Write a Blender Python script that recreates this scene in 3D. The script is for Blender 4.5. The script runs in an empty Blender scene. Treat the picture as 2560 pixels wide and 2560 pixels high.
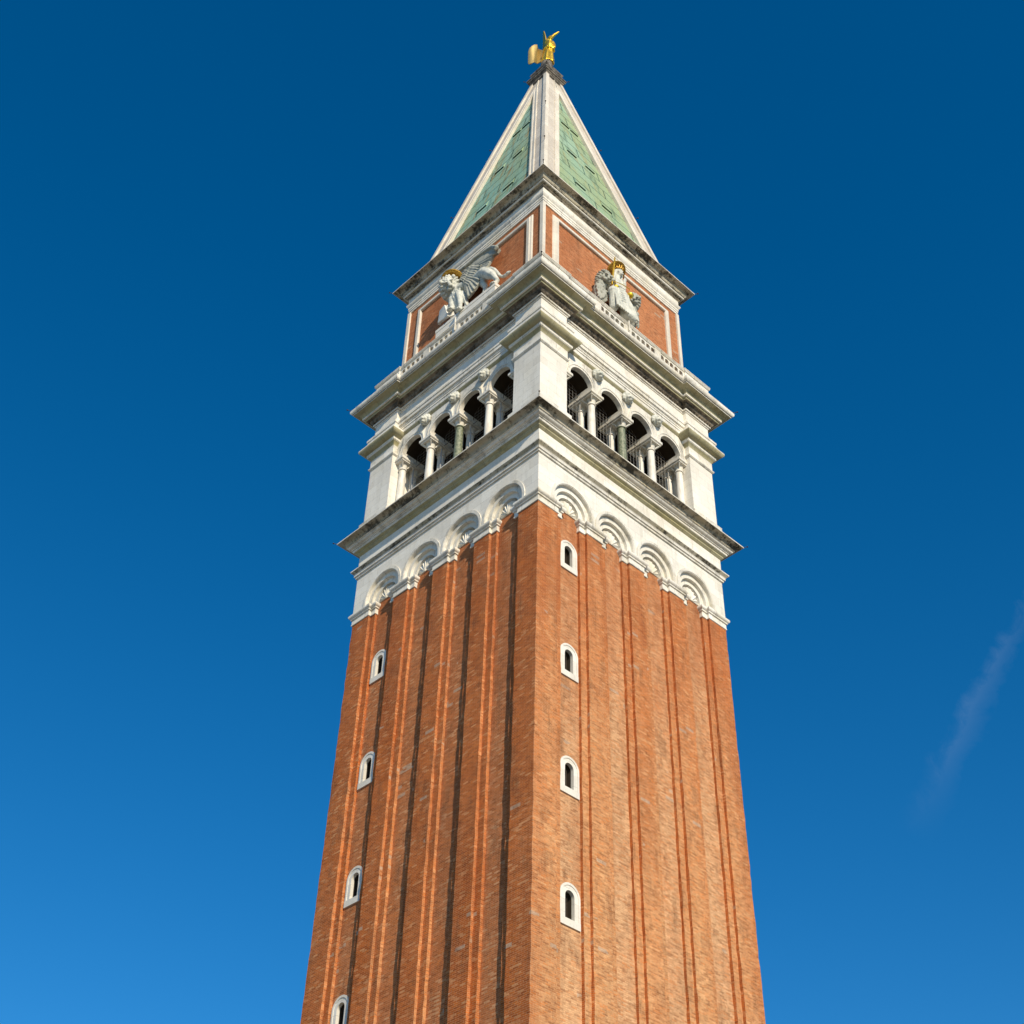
import bpy, bmesh, math, random
from mathutils import Vector, Matrix
random.seed(7)
R = math.radians
scn = bpy.context.scene
col = scn.collection

# ------------------------------------------------------------------ camera
cam_d = bpy.data.cameras.new('camera')
cam = bpy.data.objects.new('camera', cam_d); col.objects.link(cam)
right = Vector((0.71776, -0.69585, 0.02458)); upv = Vector((-0.48725, -0.47674, 0.73165)); fwd = Vector((0.4974, 0.53713, 0.68124))
m = Matrix.Identity(4)
for i in range(3):
    m[i][0] = right[i]; m[i][1] = upv[i]; m[i][2] = -fwd[i]
m.translation = Vector((-34.9376, -35.7094, 0.0))
cam.matrix_world = m
cam_d.sensor_width = 36; cam_d.sensor_fit = 'HORIZONTAL'
cam_d.lens = 36 * 3483.68 / 2560
cam_d.clip_start = 0.5; cam_d.clip_end = 5000
scn.camera = cam

# ------------------------------------------------------------------ sky + sun
SUN = Vector((-0.334, -0.819, 0.468)).normalized()
SUN_EL = math.asin(SUN.z)
SUN_ROT = math.atan2(SUN.x, SUN.y)
W = bpy.data.worlds.new('World'); scn.world = W; W.use_nodes = True
wn = W.node_tree.nodes; wl = W.node_tree.links
for n in list(wn): wn.remove(n)
wo = wn.new('ShaderNodeOutputWorld'); bg = wn.new('ShaderNodeBackground')
sky = wn.new('ShaderNodeTexSky'); sky.sky_type = 'NISHITA'; sky.sun_disc = False
sky.sun_elevation = SUN_EL; sky.sun_rotation = SUN_ROT
sky.altitude = 0; sky.air_density = 0.876; sky.dust_density = 0.09; sky.ozone_density = 3.3
hs = wn.new('ShaderNodeHueSaturation'); hs.inputs['Saturation'].default_value = 1.35; hs.inputs['Value'].default_value = 1.0
hs.inputs['Hue'].default_value = 0.497
wl.new(sky.outputs[0], hs.inputs['Color'])
bg.inputs['Strength'].default_value = 0.128
wl.new(bg.outputs[0], wo.inputs[0])

def wmath(op, a, b=None, clamp=False):
    n = wn.new('ShaderNodeMath'); n.operation = op; n.use_clamp = clamp
    for i, v in enumerate((a, b)):
        if v is None: continue
        if isinstance(v, (int, float)): n.inputs[i].default_value = v
        else: wl.new(v, n.inputs[i])
    return n.outputs[0]
def wdot(vec, d):
    n = wn.new('ShaderNodeVectorMath'); n.operation = 'DOT_PRODUCT'
    wl.new(vec, n.inputs[0]); n.inputs[1].default_value = d
    return n.outputs['Value']
# a thin dissolving contrail, fixed in the sky by direction
tc = wn.new('ShaderNodeTexCoord')
c0 = Vector((0.7585, 0.3593, 0.5437)).normalized()
c1 = Vector((0.7459, 0.2984, 0.5955)).normalized()
ax = (c1 - c0); ax = (ax - c0 * ax.dot(c0)).normalized()
sd = c0.cross(ax).normalized()
t_ = wdot(tc.outputs['Generated'], ax); s_ = wdot(tc.outputs['Generated'], sd); fr_ = wdot(tc.outputs['Generated'], c0)
nz = wn.new('ShaderNodeTexNoise'); nz.inputs['Scale'].default_value = 42; nz.inputs['Detail'].default_value = 9; nz.inputs['Roughness'].default_value = 0.65; nz.inputs['Distortion'].default_value = 0.6
wl.new(tc.outputs['Generated'], nz.inputs['Vector'])
wob = wmath('MULTIPLY', wmath('SUBTRACT', nz.outputs['Fac'], 0.5), 0.030)
sa = wmath('ABSOLUTE', wmath('ADD', s_, wob))
wid = wmath('SUBTRACT', 0.012, wmath('MULTIPLY', t_, 0.06))
across = wmath('SUBTRACT', 1.0, wmath('DIVIDE', sa, wid), True)
along_a = wmath('MULTIPLY', wmath('ADD', t_, 0.085), 14.0, True)
along_b = wmath('MULTIPLY', wmath('SUBTRACT', 0.14, t_), 12.0, True)
infr = wmath('GREATER_THAN', fr_, 0.5)
mask = wmath('MULTIPLY', wmath('MULTIPLY', across, along_a), wmath('MULTIPLY', along_b, infr))
mask = wmath('MULTIPLY', mask, wmath('ADD', wmath('MULTIPLY', nz.outputs['Fac'], 1.3), -0.25, True))
mask = wmath('MULTIPLY', mask, 0.14)
mx = wn.new('ShaderNodeMixRGB'); mx.inputs['Color2'].default_value = (3.0, 4.0, 5.4, 1)
wl.new(mask, mx.inputs['Fac']); wl.new(hs.outputs[0], mx.inputs['Color1']); wl.new(mx.outputs[0], bg.inputs['Color'])

sun_d = bpy.data.lights.new('sun', 'SUN'); sun_d.energy = 4.3; sun_d.angle = R(0.53); sun_d.color = (1.0, 0.88, 0.69)
sun = bpy.data.objects.new('sun', sun_d); col.objects.link(sun)
sun.rotation_euler = SUN.to_track_quat('Z', 'Y').to_euler()
sun.location = SUN * 300
scn.view_settings.view_transform = 'Standard'; scn.view_settings.look = 'None'
scn.view_settings.exposure = 0.15; scn.view_settings.gamma = 1
scn.render.film_transparent = False

# ------------------------------------------------------------------ materials
class NT:
    def __init__(s, name):
        s.m = bpy.data.materials.new(name); s.m.use_nodes = True
        s.n = s.m.node_tree.nodes; s.l = s.m.node_tree.links
        s.b = s.n['Principled BSDF']
    def node(s, t, **kw):
        n = s.n.new(t)
        for k, v in kw.items(): setattr(n, k, v)
        return n
    def set(s, sock, v):
        if isinstance(v, bpy.types.NodeSocket): s.l.new(v, sock)
        else: sock.default_value = v
    def math(s, op, a, b=None, c=None, clamp=False):
        n = s.node('ShaderNodeMath', operation=op); n.use_clamp = clamp
        for i, v in enumerate((a, b, c)):
            if v is not None: s.set(n.inputs[i], v)
        return n.outputs[0]
    def mix(s, f, a, b, mode='MIX'):
        n = s.node('ShaderNodeMixRGB', blend_type=mode)
        s.set(n.inputs[0], f)
        for i, v in ((1, a), (2, b)):
            s.set(n.inputs[i], v if isinstance(v, bpy.types.NodeSocket) else (v[0], v[1], v[2], 1))
        return n.outputs[0]
    def ramp(s, f, stops, interp='LINEAR'):
        n = s.node('ShaderNodeValToRGB'); n.color_ramp.interpolation = interp
        e = n.color_ramp.elements
        while len(e) < len(stops): e.new(0.5)
        for el, (p, c) in zip(e, stops):
            el.position = p; el.color = (c, c, c, 1) if isinstance(c, (int, float)) else (c[0], c[1], c[2], 1)
        s.l.new(f, n.inputs[0]); return n.outputs[0]
    def noise(s, vec, scale, detail=4, rough=0.55):
        n = s.node('ShaderNodeTexNoise'); n.inputs['Scale'].default_value = scale
        n.inputs['Detail'].default_value = detail; n.inputs['Roughness'].default_value = rough
        s.l.new(vec, n.inputs['Vector']); return n.outputs['Fac']
    def map(s, vec, scale=(1, 1, 1), loc=(0, 0, 0)):
        n = s.node('ShaderNodeMapping'); n.inputs['Scale'].default_value = scale; n.inputs['Location'].default_value = loc
        s.l.new(vec, n.inputs['Vector']); return n.outputs[0]
    def uv(s): return s.node('ShaderNodeTexCoord').outputs['UV']
    def pos(s): return s.node('ShaderNodeNewGeometry').outputs['Position']
    def brick(s, vec, w, h, mortar, smooth=0.1, squash=1.0, freq=2):
        n = s.node('ShaderNodeTexBrick'); n.inputs['Scale'].default_value = 1
        n.inputs['Color1'].default_value = (0, 0, 0, 1); n.inputs['Color2'].default_value = (1, 1, 1, 1)
        n.inputs['Mortar'].default_value = (0.5, 0.5, 0.5, 1)
        n.inputs['Mortar Size'].default_value = mortar; n.inputs['Mortar Smooth'].default_value = smooth
        n.inputs['Brick Width'].default_value = w; n.inputs['Row Height'].default_value = h
        n.squash = squash; n.squash_frequency = freq
        s.l.new(vec, n.inputs['Vector']); return n.outputs['Color'], n.outputs['Fac']
    def bump(s, h, strength=0.4, dist=0.02):
        n = s.node('ShaderNodeBump'); n.inputs['Strength'].default_value = strength; n.inputs['Distance'].default_value = dist
        s.l.new(h, n.inputs['Height']); s.l.new(n.outputs[0], s.b.inputs['Normal'])
    def done(s, color, rough=0.85, spec=0.25, metal=0.0):
        s.set(s.b.inputs['Base Color'], color if isinstance(color, bpy.types.NodeSocket) else (*color, 1))
        s.set(s.b.inputs['Roughness'], rough); s.b.inputs['Specular IOR Level'].default_value = spec
        s.b.inputs['Metallic'].default_value = metal
        return s.m

def brick_material(name, lo, hi, tan, tanmix, shift, shaft_tint=1.0):
    t = NT(name); uv = t.uv(); p = t.pos()
    wob = t.noise(p, 2.2, 2)
    uvw = t.node('ShaderNodeVectorMath', operation='ADD')
    cx = t.node('ShaderNodeCombineXYZ'); t.set(cx.inputs[1], t.math('MULTIPLY', wob, 0.012)); t.l.new(uv, uvw.inputs[0]); t.l.new(cx.outputs[0], uvw.inputs[1])
    c, f = t.brick(uvw.outputs[0], 0.26, 0.070, 0.0085, 0.25)
    rnd = t.node('ShaderNodeSeparateColor'); t.l.new(c, rnd.inputs[0]); r = rnd.outputs[0]
    # long vertical weathering zones: redder to tan
    zone = t.noise(t.map(p, (0.75, 0.75, 0.045), (shift, 0, 3)), 1.0, 4, 0.6)
    patch = t.noise(t.map(p, (1, 1, 0.45)), 0.9, 6, 0.65)
    z = t.math('ADD', t.math('MULTIPLY', zone, 0.7), t.math('MULTIPLY', patch, 0.5))
    zf = t.ramp(z, [(0.42, 0.0), (0.74, 1.0)])
    # the south side is mixed towards tan, most of all lower down and away from the corners
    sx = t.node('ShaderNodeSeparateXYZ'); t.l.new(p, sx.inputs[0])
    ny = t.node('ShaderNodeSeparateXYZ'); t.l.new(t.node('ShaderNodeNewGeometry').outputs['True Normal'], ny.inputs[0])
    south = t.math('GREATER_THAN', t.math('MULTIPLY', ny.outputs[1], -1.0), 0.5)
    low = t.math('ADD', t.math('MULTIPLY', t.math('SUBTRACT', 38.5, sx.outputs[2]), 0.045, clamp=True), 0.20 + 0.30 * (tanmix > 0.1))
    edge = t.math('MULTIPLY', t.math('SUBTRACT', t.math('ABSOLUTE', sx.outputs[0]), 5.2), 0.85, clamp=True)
    south_tan = t.math('MULTIPLY', t.math('SUBTRACT', low, t.math('MULTIPLY', edge, t.math('ADD', patch, 0.45))), t.math('MULTIPLY', south, shaft_tint), clamp=True)
    zf = t.math('ADD', t.math('MULTIPLY', zf, t.math('ADD', t.math('MULTIPLY', south, 0.30), 0.22)), t.math('ADD', t.math('MULTIPLY', south_tan, 0.58), tanmix - 0.12), clamp=True)
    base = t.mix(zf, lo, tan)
    # single bricks: darker burnt, redder, some lighter
    base = t.mix(t.ramp(r, [(0.0, 0.50), (0.2, 0.26), (0.36, 0.0), (1, 0)]), base, (lo[0] * 0.46, lo[1] * 0.48, lo[2] * 0.6))
    base = t.mix(t.ramp(r, [(0.45, 0.0), (0.62, 0.5), (0.75, 0.0)]), base, hi)
    base = t.mix(t.ramp(r, [(0.82, 0.0), (1.0, 0.6)]), base, (tan[0] * 1.15, tan[1] * 1.2, tan[2] * 1.25))
    # repair stones: rare pale blocks in clusters
    c2, f2 = t.brick(t.map(uv, (1, 1, 1), (0.13 + shift, 0.05, 0)), 0.5, 0.136, 0.0)
    s2 = t.node('ShaderNodeSeparateColor'); t.l.new(c2, s2.inputs[0])
    clus = t.noise(p, 0.35, 3)
    thr = t.math('ADD', s2.outputs[0], t.math('MULTIPLY', clus, 0.16))
    pale = t.ramp(thr, [(0.5, 0.0), (1.0, 0.0)])
    pale = t.math('GREATER_THAN', thr, 1.076)
    base = t.mix(t.math('MULTIPLY', pale, 0.75), base, (0.46, 0.36, 0.27))
    # soot and damp patches
    soot = t.noise(t.map(p, (1.4, 1.4, 0.5), (9, 2, 0)), 1.1, 7, 0.7)
    base = t.mix(t.ramp(soot, [(0.52, 0.0), (0.70, 0.62)]), base, (0.115, 0.048, 0.022))
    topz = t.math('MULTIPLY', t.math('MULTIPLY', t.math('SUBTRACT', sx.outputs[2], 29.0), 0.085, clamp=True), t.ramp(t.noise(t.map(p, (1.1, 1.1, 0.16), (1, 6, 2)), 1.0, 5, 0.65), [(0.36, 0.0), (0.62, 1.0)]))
    base = t.mix(t.math('MULTIPLY', topz, 0.62 if shaft_tint else 0.0), base, (0.30, 0.062, 0.010))
    blot = t.noise(t.map(p, (0.55, 0.55, 0.14), (2, 8, shift)), 1.0, 5, 0.6)
    base = t.mix(0.55, base, t.ramp(blot, [(0.32, (0.72, 0.62, 0.55)), (0.5, (1, 1, 1)), (0.68, (1.16, 1.12, 1.04))]), 'MULTIPLY')
    mort = t.mix(patch, (0.40, 0.20, 0.095), (0.64, 0.40, 0.24))
    colr = t.mix(t.math('MULTIPLY', f, 0.75), base, mort)
    mid = t.noise(t.map(p, (1, 1, 1.9)), 4.6, 6, 0.75)
    colr = t.mix(0.9, colr, t.ramp(mid, [(0.28, (0.58, 0.52, 0.48)), (0.5, (0.98, 0.98, 0.98)), (0.72, (1.22, 1.20, 1.18))]), 'MULTIPLY')
    fine = t.noise(p, 38, 3)
    colr = t.mix(0.35, colr, t.ramp(fine, [(0.3, 0.55), (0.7, 1.25)]), 'MULTIPLY')
    h = t.math('SUBTRACT', t.math('ADD', t.math('MULTIPLY', r, 0.55), t.math('MULTIPLY', fine, 0.4)), f)
    t.bump(h, 0.55, 0.014)
    return t.done(colr, 0.9, 0.15)

def stone_material(name, base, blockw=1.15, blockh=0.42, joint=0.5, dirt=0.0, dirt_col=(0.05, 0.045, 0.03), stain=0.15, stain_col=(0.42, 0.33, 0.12), courses=True, mort=0.006, streak=(1.2, 1.2, 2.5), dthr=(0.5, 0.66)):
    t = NT(name); uv = t.uv(); p = t.pos()
    v = uv if courses else t.map(uv, (1, 0.0, 1), (0.21, 0.2, 0))
    c, f = t.brick(v, blockw, blockh, mort, 0.2, 0.8, 3)
    s = t.node('ShaderNodeSeparateColor'); t.l.new(c, s.inputs[0]); r = s.outputs[0]
    colr = t.mix(r, (base[0] * 0.90, base[1] * 0.89, base[2] * 0.87), (base[0] * 1.06, base[1] * 1.06, base[2] * 1.05))
    n1 = t.noise(p, 0.9, 6, 0.65)
    colr = t.mix(t.ramp(n1, [(0.45, 0.0), (0.72, stain)]), colr, stain_col)
    if dirt > 0:
        d1 = t.noise(t.map(p, streak), 0.9, 8, 0.7)
        d2 = t.noise(p, 6.5, 5, 0.7)
        d3 = t.noise(t.map(p, (4.5, 4.5, 0.45), (5, 0, 0)), 1.0, 5, 0.6)
        d = t.math('ADD', t.math('MULTIPLY', d1, 0.60), t.math('ADD', t.math('MULTIPLY', d2, 0.24), t.math('MULTIPLY', d3, 0.20)))
        colr = t.mix(t.math('MULTIPLY', t.ramp(d, [(dthr[0], 0.0), (dthr[1], 1.0)]), dirt), colr, dirt_col)
    n2 = t.noise(p, 14, 5, 0.7)
    colr = t.mix(0.22, colr, t.ramp(n2, [(0.3, 0.6), (0.7, 1.2)]), 'MULTIPLY')
    # joints, some open and black
    jn = t.noise(p, 3.1, 2)
    colr = t.mix(t.math('MULTIPLY', f, t.math('MULTIPLY', t.ramp(jn, [(0.35, 0.25), (0.65, 1.0)]), joint)), colr, (0.10, 0.085, 0.06))
    t.bump(t.math('SUBTRACT', n2, f), 0.25, 0.012)
    return t.done(colr, 0.72, 0.3)

M = {}
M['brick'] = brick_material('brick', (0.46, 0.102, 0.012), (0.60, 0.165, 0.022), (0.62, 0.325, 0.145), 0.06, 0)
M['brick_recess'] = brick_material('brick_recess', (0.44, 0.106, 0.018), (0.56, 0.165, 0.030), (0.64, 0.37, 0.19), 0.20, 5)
M['brick_attic'] = brick_material('brick_attic', (0.42, 0.125, 0.042), (0.50, 0.17, 0.06), (0.52, 0.24, 0.115), 0.16, 11, 0.0)
WHITE = (0.78, 0.75, 0.68)
M['ashlar'] = stone_material('ashlar', WHITE, 1.25, 0.46, 0.6, 0.38, (0.30, 0.27, 0.21), 0.22, (0.62, 0.52, 0.33), mort=0.006, streak=(1.6, 1.6, 0.22), dthr=(0.52, 0.70))
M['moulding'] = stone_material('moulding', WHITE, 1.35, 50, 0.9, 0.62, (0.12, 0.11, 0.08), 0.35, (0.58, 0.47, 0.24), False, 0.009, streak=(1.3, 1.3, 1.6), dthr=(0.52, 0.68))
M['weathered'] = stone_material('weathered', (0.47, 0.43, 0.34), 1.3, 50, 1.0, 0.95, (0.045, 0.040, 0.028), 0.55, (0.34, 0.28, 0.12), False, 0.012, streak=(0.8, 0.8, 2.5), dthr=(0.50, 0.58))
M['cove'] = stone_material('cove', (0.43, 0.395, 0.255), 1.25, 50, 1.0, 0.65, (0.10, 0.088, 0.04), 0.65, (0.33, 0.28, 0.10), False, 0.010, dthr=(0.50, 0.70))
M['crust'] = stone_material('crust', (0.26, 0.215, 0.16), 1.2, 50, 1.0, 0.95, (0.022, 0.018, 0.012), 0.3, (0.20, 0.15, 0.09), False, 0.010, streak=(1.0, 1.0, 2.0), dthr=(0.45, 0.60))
M['capstone'] = stone_material('capstone', (0.24, 0.215, 0.18), 0.7, 50, 0.8, 0.95, (0.035, 0.03, 0.025), 0.3, (0.2, 0.16, 0.1), False, 0.008, streak=(4, 4, 6), dthr=(0.44, 0.60))
M['hipstone'] = stone_material('hipstone', (0.70, 0.65, 0.56), 3.0, 0.95, 0.45, 0.35, (0.30, 0.25, 0.20), 0.35, (0.56, 0.47, 0.38), True, 0.006, streak=(3, 3, 1.2), dthr=(0.50, 0.68))
M['hippanel'] = stone_material('hippanel', (0.61, 0.555, 0.48), 3.0, 0.95, 0.5, 0.40, (0.30, 0.25, 0.20), 0.40, (0.48, 0.41, 0.33), True, 0.006, streak=(3, 3, 2.2), dthr=(0.46, 0.66))
M['statue'] = stone_material('statue', (0.70, 0.70, 0.63), 9, 9, 0, 0.7, (0.20, 0.23, 0.20), 0.30, (0.5, 0.52, 0.44), True, 0.0, streak=(2.2, 2.2, 2.2), dthr=(0.47, 0.66))
M['wingstone'] = stone_material('wingstone', (0.43, 0.43, 0.37), 9, 9, 0, 0.75, (0.16, 0.17, 0.14), 0.3, (0.4, 0.4, 0.33), True, 0.0, streak=(2, 2, 2), dthr=(0.45, 0.66))

t = NT('copper'); uv = t.uv(); p = t.pos()
c, f = t.brick(uv, 3.1, 1.18, 0.055, 0.35)
s = t.node('ShaderNodeSeparateColor'); t.l.new(c, s.inputs[0])
n1 = t.noise(t.map(p, (0.5, 0.5, 0.16)), 1.0, 6, 0.6)
colr = t.mix(s.outputs[0], (0.235, 0.41, 0.315), (0.32, 0.50, 0.395))
colr = t.mix(t.ramp(n1, [(0.42, 0.0), (0.66, 0.8)]), colr, (0.30, 0.38, 0.21))
st = t.noise(t.map(p, (2.4, 2.4, 0.10), (3, 0, 0)), 1.0, 4, 0.6)
colr = t.mix(t.ramp(st, [(0.53, 0.0), (0.65, 0.8)]), colr, (0.33, 0.23, 0.07))
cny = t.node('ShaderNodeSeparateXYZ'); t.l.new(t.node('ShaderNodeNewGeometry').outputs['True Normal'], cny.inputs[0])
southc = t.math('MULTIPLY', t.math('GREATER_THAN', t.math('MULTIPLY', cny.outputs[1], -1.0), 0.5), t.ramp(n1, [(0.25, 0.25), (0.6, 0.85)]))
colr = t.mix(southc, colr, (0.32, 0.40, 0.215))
st2 = t.noise(t.map(p, (1.6, 1.6, 0.07), (7, 4, 0)), 1.0, 5, 0.65)
colr = t.mix(t.ramp(st2, [(0.55, 0.0), (0.68, 0.65)]), colr, (0.075, 0.12, 0.065))
n3 = t.noise(p, 7, 5)
colr = t.mix(0.3, colr, t.ramp(n3, [(0.3, 0.65), (0.7, 1.2)]), 'MULTIPLY')
colr = t.mix(t.math('MULTIPLY', f, 0.85), colr, (0.03, 0.075, 0.05))
t.bump(t.math('SUBTRACT', t.math('MULTIPLY', n3, 0.4), f), 0.5, 0.02)
M['copper'] = t.done(colr, 0.6, 0.3)

t = NT('copper_slot'); M['copper_slot'] = t.done((0.03, 0.07, 0.05), 0.8)
t = NT('gold'); n = t.noise(t.pos(), 9, 3); M['gold'] = t.done(t.mix(n, (0.92, 0.52, 0.035), (1.0, 0.66, 0.07)), t.ramp(n, [(0.3, 0.30), (0.7, 0.44)]), 0.5, 0.9)
t = NT('gold_shade'); n = t.noise(t.pos(), 5, 4); M['gold_shade'] = t.done(t.mix(n, (0.36, 0.25, 0.075), (0.52, 0.39, 0.15)), 0.5, 0.5, 0.6)  # drab copy of gold: the open wing's shade and reflection put into colour
t = NT('gold_leaf'); n = t.noise(t.pos(), 12, 4); M['gold_leaf'] = t.done(t.mix(t.ramp(n, [(0.4, 0), (0.6, 1)]), (0.42, 0.22, 0.03), (0.75, 0.47, 0.09)), 0.45, 0.5, 0.6)
t = NT('green_marble'); n = t.noise(t.map(t.pos(), (1, 1, 0.6)), 11, 6, 0.7); M['green_marble'] = t.done(t.mix(t.ramp(n, [(0.35, 0.0), (0.65, 1.0)]), (0.085, 0.11, 0.065), (0.30, 0.31, 0.21)), 0.5, 0.4)
t = NT('column_marble'); n = t.noise(t.map(t.pos(), (3, 3, 0.7)), 2.2, 6, 0.6); M['column_marble'] = t.done(t.mix(t.ramp(n, [(0.4, 0.0), (0.65, 1.0)]), (0.78, 0.75, 0.68), (0.62, 0.57, 0.48)), 0.5, 0.35)
t = NT('interior_shade'); n = t.noise(t.pos(), 3, 5); M['interior_shade'] = t.done(t.mix(n, (0.020, 0.015, 0.010), (0.05, 0.035, 0.022)), 0.95, 0.1)  # shade inside the belfry put into a near-black colour
t = NT('iron'); n = t.noise(t.pos(), 8, 4); M['iron'] = t.done(t.mix(n, (0.03, 0.025, 0.02), (0.10, 0.07, 0.05)), 0.7, 0.3)
t = NT('galvanised'); M['galvanised'] = t.done((0.42, 0.41, 0.39), 0.45, 0.5, 0.4)
t = NT('opening_shade'); n = t.noise(t.map(t.uv(), (9, 0.4, 1)), 3, 3); M['opening_shade'] = t.done(t.mix(n, (0.022, 0.018, 0.014), (0.075, 0.055, 0.035)), 0.75, 0.2)  # near-black back and reveal stand for the shade inside the slit
t = NT('paving'); p = t.pos(); c, f = t.brick(p, 0.9, 0.5, 0.02); n = t.noise(p, 0.4, 5)
M['paving'] = t.done(t.mix(f, t.mix(n, (0.17, 0.155, 0.13), (0.25, 0.225, 0.19)), (0.12, 0.11, 0.10)), 0.85, 0.2)

# ------------------------------------------------------------------ mesh helpers
class MB:
    def __init__(s): s.f = []          # (points, material slot)
    def poly(s, pts, mi=0): s.f.append(([Vector(p) for p in pts], mi))
    def box(s, x0, x1, y0, y1, z0, z1, mi=0):
        a = [(x0, y0), (x1, y0), (x1, y1), (x0, y1)]
        for i in range(4):
            (ax_, ay), (bx_, by) = a[i], a[(i + 1) % 4]
            s.poly([(ax_, ay, z0), (bx_, by, z0), (bx_, by, z1), (ax_, ay, z1)], mi)
        s.poly([(x, y, z1) for x, y in a], mi); s.poly([(x, y, z0) for x, y in reversed(a)], mi)
    def lathe(s, prof, n=24, cx=0, cy=0, mi=0):
        for (r0, z0), (r1, z1) in zip(prof, prof[1:]):
            for i in range(n):
                a, b = 2 * math.pi * i / n, 2 * math.pi * (i + 1) / n
                q = [(cx + r0 * math.cos(a), cy + r0 * math.sin(a), z0), (cx + r0 * math.cos(b), cy + r0 * math.sin(b), z0),
                     (cx + r1 * math.cos(b), cy + r1 * math.sin(b), z1), (cx + r1 * math.cos(a), cy + r1 * math.sin(a), z1)]
                if r0 < 1e-6: q = [q[0], q[2], q[3]]
                elif r1 < 1e-6: q = q[:3]
                s.poly(q, mi)
    def tube(s, pts, rad, n=8, mi=0):
        pts = [Vector(p) for p in pts]; rings = []
        rads = rad if isinstance(rad, (list, tuple)) else [rad] * len(pts)
        for i, p in enumerate(pts):
            d = (pts[min(i + 1, len(pts) - 1)] - pts[max(i - 1, 0)]).normalized()
            a = d.orthogonal().normalized() if i == 0 else (rings[-1][1] - d * rings[-1][1].dot(d)).normalized()
            b = d.cross(a); rings.append(([p + (a * math.cos(2 * math.pi * k / n) + b * math.sin(2 * math.pi * k / n)) * rads[i] for k in range(n)], a))
        for (r0, _), (r1, _) in zip(rings, rings[1:]):
            for k in range(n): s.poly([r0[k], r0[(k + 1) % n], r1[(k + 1) % n], r1[k]], mi)
        s.poly(list(reversed(rings[0][0])), mi); s.poly(rings[-1][0], mi)
    def sphere(s, c, r, rot=None, nu=14, nv=9, mi=0):
        c = Vector(c); r = (r, r, r) if isinstance(r, (int, float)) else r
        def P(i, j):
            th = math.pi * j / nv; ph = 2 * math.pi * i / nu
            v = Vector((r[0] * math.sin(th) * math.cos(ph), r[1] * math.sin(th) * math.sin(ph), r[2] * math.cos(th)))
            return c + (rot @ v if rot else v)
        for j in range(nv):
            for i in range(nu):
                if j == 0: s.poly([P(0, 0), P(i, 1), P(i + 1, 1)], mi)
                elif j == nv - 1: s.poly([P(i, j), P(0, nv), P(i + 1, j)], mi)
                else: s.poly([P(i, j), P(i, j + 1), P(i + 1, j + 1), P(i + 1, j)], mi)
    def limb(s, pts, rads, k=5):
        pts = [Vector(p) for p in pts]
        for (a, ra), (b, rb) in zip(zip(pts, rads), zip(pts[1:], rads[1:])):
            n = max(3, int((b - a).length / (0.25 * min(ra, rb))) + 1)
            for i in range(n + 1):
                f_ = i / n; s.sphere(a.lerp(b, f_), ra + (rb - ra) * f_, None, 10, 7)
    def mesh(s, name, mats, smooth=0.0, merge=True):
        me = bpy.data.meshes.new(name); bm = bmesh.new(); uvl = bm.loops.layers.uv.new('UVMap')
        for pts, mi in s.f:
            try: fc = bm.faces.new([bm.verts.new(p) for p in pts])
            except ValueError: continue
            fc.material_index = mi; fc.normal_update(); nn = fc.normal
            for lp in fc.loops:
                q = lp.vert.co
                if abs(nn.z) > 0.93: lp[uvl].uv = (q.x, q.y)
                elif abs(nn.x) > abs(nn.y): lp[uvl].uv = (q.y, q.z)
                else: lp[uvl].uv = (q.x, q.z)
        if merge:
            bmesh.ops.remove_doubles(bm, verts=bm.verts, dist=2e-4)
            bmesh.ops.recalc_face_normals(bm, faces=bm.faces)
        bm.to_mesh(me); bm.free()
        for k in mats: me.materials.append(M[k])
        if smooth > 0:
            me.polygons.foreach_set('use_smooth', [True] * len(me.polygons)); me.set_sharp_from_angle(angle=R(smooth))
        return me
    def build(s, name, mats, parent=None, smooth=0.0, rotz=0.0, loc=(0, 0, 0), merge=True):
        if isinstance(mats, str): mats = [mats]
        return link(name, s.mesh(name, mats, smooth, merge), parent, rotz, loc)

Z0 = -1.6
def link(name, me, parent=None, rotz=0.0, loc=(0, 0, 0)):
    o = bpy.data.objects.new(name, me); col.objects.link(o)
    o.parent = parent; o.rotation_euler.z = rotz
    dz = -Z0 if (parent is not None and parent.get('at_base')) else 0.0
    o.location = (loc[0], loc[1], loc[2] + dz)
    return o
def tag(o, label=None, cat=None, group=None, kind=None):
    for k, v in (('label', label), ('category', cat), ('group', group), ('kind', kind)):
        if v: o[k] = v
    return o
def thing(name, label, cat, loc):
    o = bpy.data.objects.new(name, None); col.objects.link(o); o.location = loc
    return tag(o, label, cat)
def copy_tree(o, parent, rotz):
    c = o.copy(); col.objects.link(c); c.parent = parent; c.rotation_euler.z = o.rotation_euler.z + rotz
    l = Vector(o.location); c.location = Matrix.Rotation(rotz, 3, 'Z') @ l
    for ch in [x for x in bpy.data.objects if x.parent == o]:
        d = ch.copy(); col.objects.link(d); d.parent = c
    return c
FACE = [0, -math.pi / 2, -math.pi, -3 * math.pi / 2]
def four(o):                                      # the same part on the other three sides
    for k in (1, 2, 3): copy_tree(o, o.parent, FACE[k])

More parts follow.
